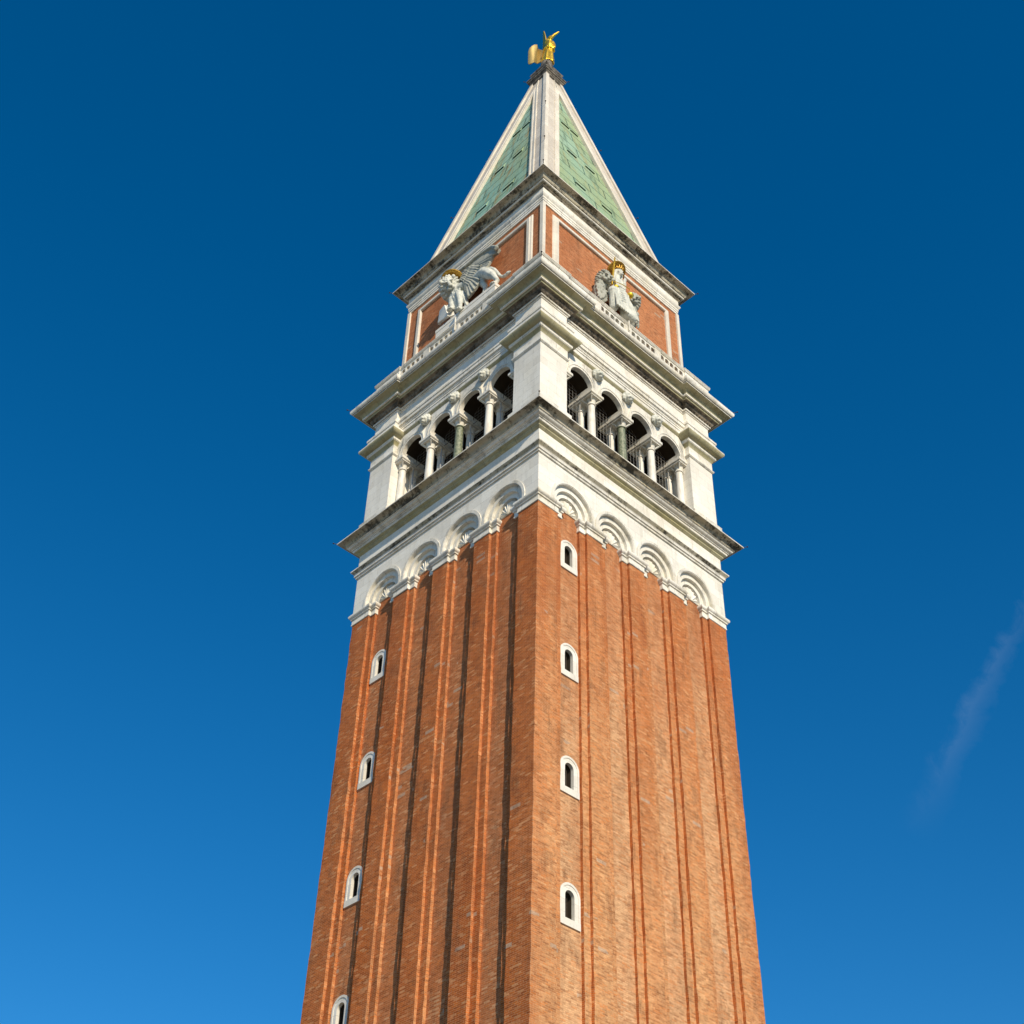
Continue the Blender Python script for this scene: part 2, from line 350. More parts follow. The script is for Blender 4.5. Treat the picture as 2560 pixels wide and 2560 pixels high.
def offset2d(plan, d, closed):
    n = len(plan); out = []
    for i in range(n):
        p = Vector(plan[i]); a = None; b = None
        if closed or i > 0: a = (p - Vector(plan[i - 1])).normalized()
        if closed or i < n - 1: b = (Vector(plan[(i + 1) % n]) - p).normalized()
        na = Vector((a.y, -a.x)) if a else None; nb = Vector((b.y, -b.x)) if b else None
        if na is None: v = nb
        elif nb is None: v = na
        else:
            v = na + nb; v = v / max(1e-6, (1 + na.dot(nb)))
        out.append(p + v * d)
    return out
def sweep(mb, plan, prof, closed=True):
    """profile [(offset, z, slot)]: slot belongs to the strip that ends at that point"""
    rings = [(offset2d(plan, d, closed), z) for d, z, _ in prof]
    for i in range(1, len(prof)):
        (r0, z0), (r1, z1) = rings[i - 1], rings[i]
        n = len(plan)
        for k in range(n if closed else n - 1):
            a, b = k, (k + 1) % n
            mb.poly([(*r0[a], z0), (*r0[b], z0), (*r1[b], z1), (*r1[a], z1)], prof[i][2])
def square(w): return [(-w, -w), (w, -w), (w, w), (-w, w)]
def rot4(face):                                   # open run on the front face -> closed plan of four faces
    out = []
    for k in range(4):
        rm = Matrix.Rotation(k * math.pi / 2, 2)
        out += [tuple(rm @ Vector(p)) for p in face]
    return out

def arch_band(mb, uc, zc, r0, r1, zb, y, mi=0, n=20):      # flat ring with stilted legs
    pts = lambda r: [(uc - r, zb)] + [(uc - r * math.cos(math.pi * i / n), zc + r * math.sin(math.pi * i / n)) for i in range(n + 1)] + [(uc + r, zb)]
    a, b = pts(r0), pts(r1)
    for i in range(len(a) - 1): mb.poly([(a[i][0], y, a[i][1]), (a[i + 1][0], y, a[i + 1][1]), (b[i + 1][0], y, b[i + 1][1]), (b[i][0], y, b[i][1])], mi)
def arch_soffit(mb, uc, zc, r, zb, ya, yb, mi=0, n=20):
    a = [(uc - r, zb)] + [(uc - r * math.cos(math.pi * i / n), zc + r * math.sin(math.pi * i / n)) for i in range(n + 1)] + [(uc + r, zb)]
    for i in range(len(a) - 1): mb.poly([(a[i][0], ya, a[i][1]), (a[i + 1][0], ya, a[i + 1][1]), (a[i + 1][0], yb, a[i + 1][1]), (a[i][0], yb, a[i][1])], mi)
def arch_wall(mb, u0, u1, uc, zc, r, zb, zt, y, mi=0, n=20):   # wall u0..u1, zb..zt with an arched opening
    if uc - r - u0 > 1e-4: mb.poly([(u0, y, zb), (uc - r, y, zb), (uc - r, y, zt), (u0, y, zt)], mi)
    if u1 - uc - r > 1e-4: mb.poly([(uc + r, y, zb), (u1, y, zb), (u1, y, zt), (uc + r, y, zt)], mi)
    for i in range(n):
        a, b = math.pi * i / n, math.pi * (i + 1) / n
        xa, za, xb, zb_ = uc - r * math.cos(a), zc + r * math.sin(a), uc - r * math.cos(b), zc + r * math.sin(b)
        mb.poly([(xa, y, za), (xb, y, zb_), (xb, y, zt), (xa, y, zt)], mi)

# ------------------------------------------------------------------ ground
g = MB(); g.poly([(-600, -600, Z0), (600, -600, Z0), (600, 600, Z0), (-600, 600, Z0)])
tag(g.build('pavement', 'paving'), kind='structure')

# ------------------------------------------------------------------ the tower
tower = thing('bell_tower', 'tall square brick bell tower with white stone belfry and green copper spire', 'tower', (0, 0, Z0))
tower['at_base'] = 1

# --- brick shaft with stepped pilasters
PM, PS, D1, D2 = 0.46, 0.32, 0.13, 0.26
PC = [-2.63, 0.0, 2.63]
face = [(-6.0, -6.0), (-4.85, -6.0), (-4.85, -6 + D1), (-4.53, -6 + D1), (-4.53, -6 + D2)]
for c in PC:
    face += [(c - PM - PS, -6 + D2), (c - PM - PS, -6 + D1), (c - PM, -6 + D1), (c - PM, -6.0), (c + PM, -6.0), (c + PM, -6 + D1), (c + PM + PS, -6 + D1), (c + PM + PS, -6 + D2)]
face += [(4.53, -6 + D2), (4.53, -6 + D1), (4.85, -6 + D1), (4.85, -6.0)]
plan = rot4(face)
# order of copies must match FACE (k -> rotation -90k): face 0 front, the left face is the last block
nb = len(face); BZ = 39.95
SLITS = {0: [36.86, 31.52, 26.40, 21.38, 16.3], 1: [35.40, 30.14, 24.95, 19.80, 14.7]}
b = MB()
for i in range(len(plan)):
    p0, p1 = plan[i], plan[(i + 1) % len(plan)]
    blk, j = divmod(i, nb)
    k = (4 - blk) % 4
    rec = (abs(face[j][1] + 6 - D2) < 1e-6 and abs(face[(j + 1) % nb][1] + 6 - D2) < 1e-6)
    mi = 1 if rec else 0
    if rec and j == 4 and k in SLITS:
        q0, q1 = Vector(p0), Vector(p1); d = (q1 - q0); L = d.length; d /= L
        ua, ub = L / 2 - 0.30, L / 2 + 0.30
        A = q0 + d * ua; B = q0 + d * ub
        b.poly([(*q0, Z0), (*A, Z0), (*A, BZ), (*q0, BZ)], 1); b.poly([(*B, Z0), (*q1, Z0), (*q1, BZ), (*B, BZ)], 1)
        zs = Z0
        for zb in sorted(SLITS[k]):
            b.poly([(*A, zs), (*B, zs), (*B, zb + 0.2), (*A, zb + 0.2)], 1); zs = zb + 1.4
        b.poly([(*A, zs), (*B, zs), (*B, BZ), (*A, BZ)], 1)
    else:
        def jit(idx, n_):
            v = plan[idx % len(plan)]; bl, jj = divmod(idx % len(plan), nb)
            if (jj in (4, 5) and (4 - bl) % 4 in SLITS) or n_ in (0, 120): return v
            rg = random.Random(idx % len(plan) * 997 + n_); return (v[0] + rg.uniform(-0.014, 0.014), v[1] + rg.uniform(-0.014, 0.014))
        for n_ in range(120):
            za, zb2 = Z0 + (BZ - Z0) * n_ / 120, Z0 + (BZ - Z0) * (n_ + 1) / 120
            b.poly([(*jit(i, n_), za), (*jit(i + 1, n_), za), (*jit(i + 1, n_ + 1), zb2), (*jit(i, n_ + 1), zb2)], mi)
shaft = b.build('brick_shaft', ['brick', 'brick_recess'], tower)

# --- slit windows
def slit():
    f = MB(); yw, yf = -5.74, -5.765
    arch_band(f, 0, 1.10, 0.225, 0.40, 0.27, yf); arch_band(f, 0, 1.10, 0.40, 0.49, 0.27, yf - 0.022)
    arch_soffit(f, 0, 1.10, 0.40, 0.27, yf, yf - 0.022); arch_soffit(f, 0, 1.10, 0.49, 0.27, yf - 0.022, yw); arch_soffit(f, 0, 1.10, 0.225, 0.27, yf, -5.62)
    f.box(-0.495, 0.495, yf - 0.03, yw + 0.01, 0.0, 0.27)
    f.poly([(-0.225, yf, 0.268), (0.225, yf, 0.268), (0.225, -5.62, 0.268), (-0.225, -5.62, 0.268)])
    me_f = f.mesh('slit_window', ['ashlar'], 40)
    s_ = MB(); s_.box(-0.30, 0.30, -5.18, -5.14, 0.15, 1.45); arch_soffit(s_, 0, 1.10, 0.235, 0.25, -5.62, -5.18); s_.poly([(-0.24, -5.62, 0.25), (0.24, -5.62, 0.25), (0.24, -5.18, 0.25), (-0.24, -5.18, 0.25)]); me_s = s_.mesh('opening_shade', ['opening_shade'])
    g_ = MB()
    for x in (-0.12, 0.0, 0.12): g_.tube([(x, -5.50, 0.26), (x, -5.50, 1.30)], 0.013, 6)
    return me_f, me_s, g_.mesh('window_bar', ['iron'])
me_f, me_s, me_g = slit()
for k, zs in SLITS.items():
    for zb in zs:
        if zb < 18 and k == 0 or zb < 18: continue
        w_ = link('slit_window', me_f, tower, FACE[k], (0, 0, zb))
        off = Matrix.Rotation(FACE[k], 3, 'Z') @ Vector((-3.97, 0, 0)); w_.location.x, w_.location.y = off.x, off.y
        link('opening_shade', me_s, w_); link('window_bar', me_g, w_)

# --- impost mouldings over the pilasters
IMP = [(0.015, 39.29, 0), (0.045, 39.31, 0), (0.045, 39.36, 0), (0.03, 39.40, 0), (0.03, 39.60, 0), (0.085, 39.62, 0), (0.085, 39.68, 0), (0.11, 39.70, 0), (0.155, 39.73, 0), (0.175, 39.79, 0), (0.165, 39.86, 0), (0.11, 39.92, 0), (-0.02, 39.96, 0)]
yr = -6 + D2 + 0.02
def impost_run(pl):
    mb = MB(); sweep(mb, pl, IMP, False)
    pr = offset2d(pl, -0.02, False)
    mb.poly([(*p, 39.96) for p in pr] + [(pl[-1][0], yr + 0.05, 39.96), (pl[0][0], yr + 0.05, 39.96)] if False else [(*pr[0], 39.96), (*pr[len(pr) // 2], 39.96), (*pr[-1], 39.96)])
    return mb
for c in PC:
    o = impost_run([(c - PM - PS, yr), (c - PM - PS, -6 + D1), (c - PM, -6 + D1), (c - PM, -6), (c + PM, -6), (c + PM, -6 + D1), (c + PM + PS, -6 + D1), (c + PM + PS, yr)]).build('impost', 'moulding', tower, 40)
    four(o)
cor = [(-4.53, yr), (-4.53, -6 + D1), (-4.85, -6 + D1), (-4.85, -6), (-6, -6)]
left = [(-6, -4.85), (-6 + D1, -4.85), (-6 + D1, -4.53), (yr, -4.53)]
run = list(reversed(left)) + list(reversed(cor))
o = impost_run(run).build('impost', 'moulding', tower, 40); four(o)

# --- white stone band with shell niches
NW, ZC = 6.03, 40.21
NC = [-3.965, -1.315, 1.315, 3.965]
for i, uc in enumerate(NC):
    mb = MB()
    u0 = -NW if i == 0 else (NC[i - 1] + uc) / 2
    u1 = NW if i == 3 else (NC[i + 1] + uc) / 2
    arch_wall(mb, u0, u1, uc, ZC, 1.15, BZ, 42.12, -NW, 0, 28)
    o = mb.build('stone_wall', 'ashlar', tower); 
    h = MB()
    arch_band(h, uc, ZC, 1.15, 1.29, BZ, -NW - 0.045, 0, 28); arch_soffit(h, uc, ZC, 1.29, BZ, -NW - 0.045, -NW, 0, 28)
    arch_band(h, uc, ZC, 1.12, 1.15, BZ, -NW - 0.02, 0, 28); arch_soffit(h, uc, ZC, 1.15, BZ, -NW - 0.045, -NW - 0.02, 0, 28)
    arch_soffit(h, uc, ZC, 1.12, BZ, -NW - 0.02, -5.90, 0, 28)
    arch_band(h, uc, ZC, 0.87, 1.12, BZ, -5.90, 0, 28); arch_soffit(h, uc, ZC, 0.87, BZ, -5.90, -5.755, 0, 28)
    arch_band(h, uc, ZC, 0.62, 0.87, BZ, -5.755, 0, 28); arch_soffit(h, uc, ZC, 0.62, BZ, -5.755, -5.70, 0, 28)
    h.build('niche_arch', 'moulding', o, 40)
    sh = MB(); NR, NA, NL = 12, 108, 9
    def SP(ir, ia):
        r = ir / NR; a = math.pi * ia / NA
        lob = abs(math.sin(NL * a))                       # 0 on the ridges, 1 in mid-flute
        rad = 0.61 * r * (0.80 + 0.20 * lob ** 0.5 * r)
        dep = 0.005 + 0.03 * r + 0.115 * r ** 0.8 * lob ** 1.2
        return (uc - rad * math.cos(a), -5.785 + dep, BZ + 0.02 + rad * 1.32 * math.sin(a) ** 0.9)
    for ir in range(NR):
        for ia in range(NA): sh.poly([SP(ir, ia), SP(ir, ia + 1), SP(ir + 1, ia + 1), SP(ir + 1, ia)])
    arch_soffit(sh, uc, ZC, 0.60, BZ, -5.735, -5.58, 0, 24)
    sh.poly([(uc - 0.61, -5.59, BZ), (uc + 0.61, -5.59, BZ), (uc + 0.61, -5.59, 40.85), (uc - 0.61, -5.59, 40.85)])
    sh.poly([(uc - 0.6, -5.785, BZ), (uc + 0.6, -5.785, BZ), (uc + 0.6, -5.59, BZ), (uc - 0.6, -5.59, BZ)])
    sh.build('shell', 'moulding', o, 30)
    four(o)

def ring_part(name, prof, mats, smooth=35, plan=None, base=None):
    mb = MB()
    if plan is None: sweep(mb, square(prof[0][0]), [(w - prof[0][0], z, s) for w, z, s in prof])
    else: sweep(mb, plan, [(w - base, z, s) for w, z, s in prof])
    return mb.build(name, mats, tower, smooth)
ring_part('string_course', [(6.02, 42.09, 0), (6.10, 42.11, 0), (6.10, 42.20, 0), (6.16, 42.22, 0), (6.16, 42.33, 0), (6.18, 42.36, 0), (6.22, 42.42, 1), (6.28, 42.47, 1), (6.295, 42.49, 1), (6.295, 42.55, 0), (6.05, 42.62, 0)], ['moulding', 'weathered'])
ring_part('frieze', [(6.05, 42.60, 0), (6.05, 43.51, 0)], ['ashlar'])
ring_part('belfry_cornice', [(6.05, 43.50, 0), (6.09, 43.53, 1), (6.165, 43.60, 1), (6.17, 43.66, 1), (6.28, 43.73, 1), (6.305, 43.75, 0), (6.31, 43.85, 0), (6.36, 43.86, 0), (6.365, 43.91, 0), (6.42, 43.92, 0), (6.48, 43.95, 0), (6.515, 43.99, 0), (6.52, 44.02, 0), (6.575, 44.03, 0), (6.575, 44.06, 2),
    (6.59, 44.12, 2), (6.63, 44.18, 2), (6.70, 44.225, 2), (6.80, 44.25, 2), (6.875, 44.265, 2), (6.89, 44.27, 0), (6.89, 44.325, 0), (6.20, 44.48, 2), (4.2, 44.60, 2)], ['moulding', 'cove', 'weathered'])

# --- belfry: corner piers, arcade, columns
PE = 4.35
def corner_box(mb, w0, w1_unused, e, prof):      # profile swept round a pier standing at the (-,-) corner
    pl = [(-w0, -w0), (-e, -w0), (-e, -4.35), (-4.35, -4.35), (-4.35, -e), (-w0, -e)]
    sweep(mb, pl, prof)
pp = MB(); corner_box(pp, 6.07, 0, PE, [(0, 44.45, 0), (0, 49.26, 0)])
pier = pp.build('corner_pier', 'ashlar', tower)
q = MB(); pl3 = [(-4.35, -6.07 + 0.32), (-4.35, -6.07), (-6.07, -6.07), (-6.07, -4.35), (-6.07 + 0.32, -4.35)]
pl3 = list(reversed(pl3))
sweep(q, pl3, [(0.0, 44.40, 0), (0.15, 44.42, 0), (0.15, 45.50, 0), (0.155, 45.53, 0), (0.0, 45.60, 0)], False); q.build('plinth', 'moulding', pier, 35)
q = MB()
CAPP = [(0.0, 49.22, 0), (0.06, 49.25, 0), (0.095, 49.29, 0), (0.095, 49.35, 0), (0.05, 49.39, 0), (0.03, 49.44, 0), (0.03, 49.92, 0), (0.045, 49.95, 1), (0.09, 50.05, 1), (0.16, 50.12, 1), (0.205, 50.16, 0), (0.205, 50.27, 0), (0.225, 50.29, 0), (0.225, 50.31, 1),
    (0.33, 50.34, 1), (0.44, 50.40, 1), (0.51, 50.48, 1), (0.533, 50.56, 1), (0.51, 50.66, 0), (0.44, 50.76, 0), (0.34, 50.86, 0), (0.275, 50.96, 0), (0.275, 51.10, 0)]
sweep(q, pl3, CAPP, False)
q.build('capital', ['moulding', 'cove'], pier, 35)
four(pier)

S = 2.1; AR, AZ = 0.735, 49.05; AW = 5.84; AI = 4.40
for k4 in range(1):
    mb = MB(); va = MB()
    for i in range(4):
        uc = (-1.5 + i) * S
        u0 = -PE - 0.02 if i == 0 else uc - S / 2
        u1 = PE + 0.02 if i == 3 else uc + S / 2
        arch_wall(mb, u0, u1, uc, AZ, AR, 48.95, 50.62, -AW)
        arch_soffit(mb, uc, AZ, AR, 48.95, -AW, -5.62, 0)
        arch_wall(mb, u0, u1, uc, AZ, AR, 48.95, 50.62, -5.62)
        for g in (-1, 1):  # pale feet under the dark soffit stand in for bounced light
            q5 = [(uc + g * AR * math.cos(R(a_)), AZ + AR * math.sin(R(a_))) for a_ in (0, 6, 12, 18)]
            for (xa, za), (xb, zb_) in zip(q5, q5[1:]): mb.poly([(xa, -5.62, za), (xb, -5.62, zb_), (xb, -AI, zb_), (xa, -AI, za)])
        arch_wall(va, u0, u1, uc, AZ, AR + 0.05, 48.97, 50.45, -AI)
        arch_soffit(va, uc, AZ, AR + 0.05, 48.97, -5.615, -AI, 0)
        arch_band(mb, uc, AZ, AR, 0.86, 48.95, -AW - 0.02); arch_soffit(mb, uc, AZ, AR, 48.95, -AW - 0.02, -AW)
        arch_band(mb, uc, AZ, 0.86, 0.93, 48.95, -AW - 0.045); arch_soffit(mb, uc, AZ, 0.86, 48.95, -AW - 0.045, -AW - 0.02); arch_soffit(mb, uc, AZ, 0.93, 48.95, -AW - 0.045, -AW)
    for j in range(5):                          # underside of the wall feet between the arches
        u = (j - 2) * S
        mb.poly([(u - 0.4, -AW, 48.95), (u + 0.4, -AW, 48.95), (u + 0.4, -AI, 48.95), (u - 0.4, -AI, 48.95)])
    arc = mb.build('arcade_wall', 'moulding', tower, 40)
    va.build('shaded_vault', 'interior_shade', arc, 40)  # upper soffit shade is put into its near-black colour
    a = MB()
    for w0, w1, z0, z1 in ((AW - 0.02, 5.97, 50.50, 50.58), ):
        pass
    sweep(a, [(-4.36, -AW), (4.36, -AW)], [(0.0, 50.42, 0), (0.05, 50.46, 1), (0.115, 50.56, 1), (0.12, 50.58, 0), (0.12, 50.76, 0), (0.155, 50.78, 0), (0.155, 50.90, 0), (0.185, 50.92, 0), (0.185, 51.00, 0), (0.21, 51.02, 0), (0.21, 51.20, 0)], False)
    a.build('architrave', ['moulding', 'cove'], arc, 35)
    four(arc)
    # lion masks in the spandrels
    def lion_mask():
        b_ = MB()
        b_.sphere((0, -0.05, 0), (0.25, 0.16, 0.30)); b_.sphere((0, -0.20, -0.05), (0.19, 0.17, 0.21)); b_.sphere((0, -0.33, -0.12), (0.125, 0.11, 0.10))
        b_.sphere((0, -0.29, 0.02), (0.06, 0.13, 0.06)); b_.sphere((0, -0.26, -0.25), (0.10, 0.10, 0.055))
        for sx in (-1, 1):
            b_.sphere((sx * 0.10, -0.30, 0.085), (0.065, 0.06, 0.035)); b_.sphere((sx * 0.075, -0.37, -0.13), (0.075, 0.06, 0.06))
            b_.sphere((sx * 0.22, -0.10, 0.19), (0.07, 0.06, 0.08)); b_.sphere((sx * 0.14, -0.25, -0.08), (0.07, 0.08, 0.09))
        for k in range(13):
            an = R(-205 + 230 * k / 12 - 0); 
            b_.sphere((0.27 * math.cos(an + R(180)), -0.07 - 0.03 * (k % 2), 0.30 * math.sin(an + R(180)) * 1.0 + 0.0), (0.085, 0.09, 0.085), None, 8, 6)
        for k in range(9):
            an = R(20 + 140 * k / 8); b_.sphere((0.19 * math.cos(an), -0.19, 0.22 * math.sin(an)), (0.06, 0.07, 0.07), None, 8, 6)
        return b_
def remeshed(mb, name, mats, voxel, smooth_it=2):
    me = mb.mesh(name, [], 0, merge=False)
    o = bpy.data.objects.new('tmp', me); col.objects.link(o)
    r_ = o.modifiers.new('r', 'REMESH'); r_.mode = 'VOXEL'; r_.voxel_size = voxel
    if smooth_it:
        s_ = o.modifiers.new('s', 'SMOOTH'); s_.factor = 0.5; s_.iterations = smooth_it
    dg = bpy.context.evaluated_depsgraph_get(); dg.update()
    out = bpy.data.meshes.new_from_object(o.evaluated_get(dg))
    bpy.data.objects.remove(o); out.name = name
    out.materials.clear()
    for k in (mats if isinstance(mats, list) else [mats]): out.materials.append(M[k])
    out.polygons.foreach_set('use_smooth', [True] * len(out.polygons))
    return out
me_mask = remeshed(lion_mask(), 'lion_head', 'statue', 0.026, 1)
for j in (-1, 0, 1):
    o = link('lion_head', me_mask, tower, 0, (j * S, -AW - 0.02, 50.16)); 
    for k in (1, 2, 3): 
        c = o.copy(); col.objects.link(c); c.rotation_euler.z = FACE[k]
        v = Matrix.Rotation(FACE[k], 3, 'Z') @ Vector(o.location); c.location = v

# columns: outer and inner of each pair under one long block
def column_mesh(rb, rt, zb, zt):
    mb = MB(); pr = [(rb, zb)]
    for i in range(1, 7):
        f_ = i / 6; pr.append((rb + (rt - rb) * (f_ ** 1.6), zb + (zt - 0.10 - zb) * f_))
    pr += [(rt + 0.015, zt - 0.10), (rt + 0.05, zt - 0.085), (rt + 0.055, zt - 0.06), (rt + 0.05, zt - 0.035), (rt + 0.01, zt - 0.03), (rt + 0.01, zt)]
    mb.lathe(pr, 26); return mb
def bell(zt0):
    mb = MB(); mb.lathe([(0.18, zt0), (0.19, zt0 + 0.08), (0.215, zt0 + 0.18), (0.25, zt0 + 0.27), (0.26, zt0 + 0.31)], 22)
    for sx in (-1, 1):
        for sy in (-1, 1): mb.tube([(sx * 0.15, sy * 0.15, zt0 + 0.12), (sx * 0.22, sy * 0.22, zt0 + 0.22), (sx * 0.30, sy * 0.30, zt0 + 0.31)], [0.03, 0.05, 0.06], 6)
    return mb
me_bell = bell(48.42).mesh('capital', ['moulding'], 40)
ab = MB()
for hw, z0, z1, y0, y1 in ((0.365, 48.72, 48.79, -0.37, 1.06), (0.395, 48.79, 48.82, -0.40, 1.09), (0.42, 48.82, 48.97, -0.43, 1.12)):
    ab.box(-hw, hw, y0, y1, z0, z1)
me_ab = ab.mesh('impost_block', ['moulding'])
bs = MB(); bs.box(-0.30, 0.30, -0.30, 0.30, 44.5, 44.72); bs.lathe([(0.29, 44.72), (0.30, 44.78), (0.27, 44.84), (0.24, 44.86), (0.25, 44.92), (0.22, 44.96)], 22)
me_bs = bs.mesh('base', ['moulding'], 40)
me_cw = column_mesh(0.205, 0.172, 44.95, 48.43).mesh('column', ['column_marble'], 40)
me_cg = column_mesh(0.215, 0.180, 44.95, 48.43).mesh('column', ['green_marble'], 40)
for k in range(4):
    rm = Matrix.Rotation(FACE[k], 3, 'Z')
    for j in range(-2, 3):
        for y, inner in ((-5.47, False), (-4.78, True)):
            v = rm @ Vector((j * S * 0.995, y, 0))
            c = link('column', me_cg if (j == 0 and not inner) else me_cw, tower, FACE[k], v)
            if j == 0 and not inner: c['label'] = 'dark green marble column'
            link('capital', me_bell, c); link('base', me_bs, c)
            if not inner: link('impost_block', me_ab, c)

# tie rods, guard rails, net posts and wire netting in the openings
wires = MB()
for i in range(4):
    uc = (-1.5 + i) * S
    wires.tube([(uc - S / 2, -4.95, 48.80), (uc + S / 2, -4.95, 48.80)], 0.018, 5)
    wires.tube([(uc - S / 2, -5.12, 46.75), (uc + S / 2, -5.12, 46.75)], 0.035, 6)
    pts = [(uc - 0.70 * math.cos(math.pi * t_i / 14), -4.95, 49.05 + 0.70 * math.sin(math.pi * t_i / 14)) for t_i in range(15)]
    wires.tube(pts, 0.016, 5)
rail = wires.build('guard_rail', 'iron', tower); four(rail)
posts = MB()
for j in range(-2, 3):
    posts.tube([(j * S + 0.27, -5.0, 44.6), (j * S + 0.27, -5.0, 48.7)], 0.028, 6)
    if j < 2: posts.tube([(j * S + S - 0.27, -5.0, 44.6), (j * S + S - 0.27, -5.0, 48.7)], 0.028, 6)
four(posts.build('net_post', 'galvanised', tower))
net = MB()
for i in range(4):
    uc = (-1.5 + i) * S
    for k in range(1, 7):
        u = uc - 0.78 + 1.56 * k / 7; net.tube([(u, -4.97, 44.7), (u, -4.97, 49.05 + math.sqrt(max(0.02, 0.49 - (u - uc) ** 2)))], 0.003, 3)
    for k in range(22):
        z = 44.9 + 0.215 * k
        hwid = 0.78 if z < 49 else math.sqrt(max(0.01, 0.5 - (z - 49.05) ** 2))
        net.tube([(uc - hwid, -4.97, z), (uc + hwid, -4.97, z)], 0.003, 3)
nt = net.build('wire_net', 'galvanised', tower)
copy_tree(nt, tower, FACE[1])
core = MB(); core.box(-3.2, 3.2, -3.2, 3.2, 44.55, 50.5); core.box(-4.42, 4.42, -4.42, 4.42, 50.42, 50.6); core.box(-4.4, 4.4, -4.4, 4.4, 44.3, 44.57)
core.build('bell_chamber', 'interior_shade', tower)

# --- main entablature: breaks forward over the corner piers
pe = rot4([(-6.08, -6.08), (-PE, -6.08), (-PE, -5.88), (PE, -5.88), (PE, -6.08)])
def ent(name, prof, mats): 
    mb = MB(); sweep(mb, pe, prof); return mb.build(name, mats, tower, 35)
ent('entablature_frieze', [(0.12, 51.02, 0), (0.225, 51.06, 0), (0.225, 51.25, 0), (0.265, 51.28, 0), (0.265, 51.41, 0), (0.20, 51.50, 0), (0.11, 51.62, 0), (0.04, 51.76, 0), (0.0, 51.92, 1), (0.0, 52.42, 1)], ['moulding', 'ashlar'])
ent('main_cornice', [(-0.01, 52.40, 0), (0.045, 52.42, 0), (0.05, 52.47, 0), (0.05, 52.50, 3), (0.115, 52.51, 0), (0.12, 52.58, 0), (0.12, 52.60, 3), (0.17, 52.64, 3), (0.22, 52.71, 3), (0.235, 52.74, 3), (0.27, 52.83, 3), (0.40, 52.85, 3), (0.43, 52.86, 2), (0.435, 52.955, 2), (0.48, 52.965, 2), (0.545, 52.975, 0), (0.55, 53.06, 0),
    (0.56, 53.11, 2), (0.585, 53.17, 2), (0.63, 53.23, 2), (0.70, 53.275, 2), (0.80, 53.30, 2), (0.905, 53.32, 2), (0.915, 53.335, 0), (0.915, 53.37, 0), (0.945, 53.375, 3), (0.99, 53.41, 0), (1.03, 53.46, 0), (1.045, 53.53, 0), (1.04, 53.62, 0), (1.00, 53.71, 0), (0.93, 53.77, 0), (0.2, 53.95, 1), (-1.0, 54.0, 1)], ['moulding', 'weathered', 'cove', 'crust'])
# egg-and-dart like lumps surviving in the bed moulding
lump = MB()
for k in range(4):
    rm = Matrix.Rotation(FACE[k], 3, 'Z')
    for i in range(46):
        u = -4.1 + 8.2 * i / 45
        if random.random() < 0.25: continue
        lump.sphere(rm @ Vector((u, -5.88 - 0.185, 52.67)), (0.055, 0.05, 0.06), None, 6, 5)
    for sgn in (-1, 1):
        for i in range(9):
            if random.random() < 0.3: continue
            lump.sphere(rm @ Vector((sgn * (4.45 + 1.6 * i / 8), -6.08 - 0.185, 52.67)), (0.055, 0.05, 0.06), None, 6, 5)
lump.build('egg_moulding', 'crust', tower, 60)

# --- parapet: pierced between the corners
PZ0, PZ1 = 53.9, 55.44
sl = [(0.0, 55.42, 0), (0.045, 55.44, 0), (0.05, 55.47, 0), (0.075, 55.49, 0), (0.08, 55.53, 0), (0.06, 55.545, 0), (0.06, 55.57, 0), (0.09, 55.58, 0), (0.09, 55.62, 0), (-0.30, 55.64, 0)]
mb = MB()
HO = [0.42 + 0.37 * k for k in range(5)] + [2.62 + 0.37 * k for k in range(5)]
HO = sorted([-x for x in HO] + HO)
WP = 6.19
for i, uc in enumerate(HO):
    u0 = -4.36 if i == 0 else (HO[i - 1] + uc) / 2
    u1 = 4.36 if i == len(HO) - 1 else (HO[i + 1] + uc) / 2
    for y in (-WP, -WP + 0.22): arch_wall(mb, u0, u1, uc, 55.19, 0.142, PZ0, PZ1, y, 0, 10)
    arch_soffit(mb, uc, 55.19, 0.142, PZ0, -WP, -WP + 0.22, 0, 10)
sweep(mb, [(-4.36, -WP), (4.36, -WP)], sl, False)
par = mb.build('parapet', 'moulding', tower)
for u in (-2.25, 0.0, 2.25):
    q = MB(); q.box(u - 0.24, u + 0.24, -WP - 0.035, -WP + 0.02, PZ0, 55.425); q.build('post', 'moulding', par)
q = MB(); q.box(-0.03, 0.03, -WP - 0.12, -WP - 0.06, 55.0, 55.95); q.sphere((0, -WP - 0.09, 56.0), 0.05, None, 8, 6); q.build('spike', 'moulding', par)
four(par)
q = MB(); pl4 = list(reversed([(-4.36, -6.0), (-4.36, -6.25), (-6.25, -6.25), (-6.25, -4.36), (-6.0, -4.36)]))
sweep(q, pl4, [(0.0, PZ0, 0), (0.0, 55.42, 0)] + sl[1:], False)
for a_ in ((-6.0, ), ): pass
q.poly([(-6.0, -6.0, 55.62), (-4.36, -6.0, 55.62), (-4.36, -6.2, 55.62), (-6.2, -6.2, 55.62)]); q.poly([(-6.0, -6.0, 55.62), (-6.2, -6.2, 55.62), (-6.2, -4.36, 55.62), (-6.0, -4.36, 55.62)])
four(q.build('parapet_corner', 'moulding', tower))

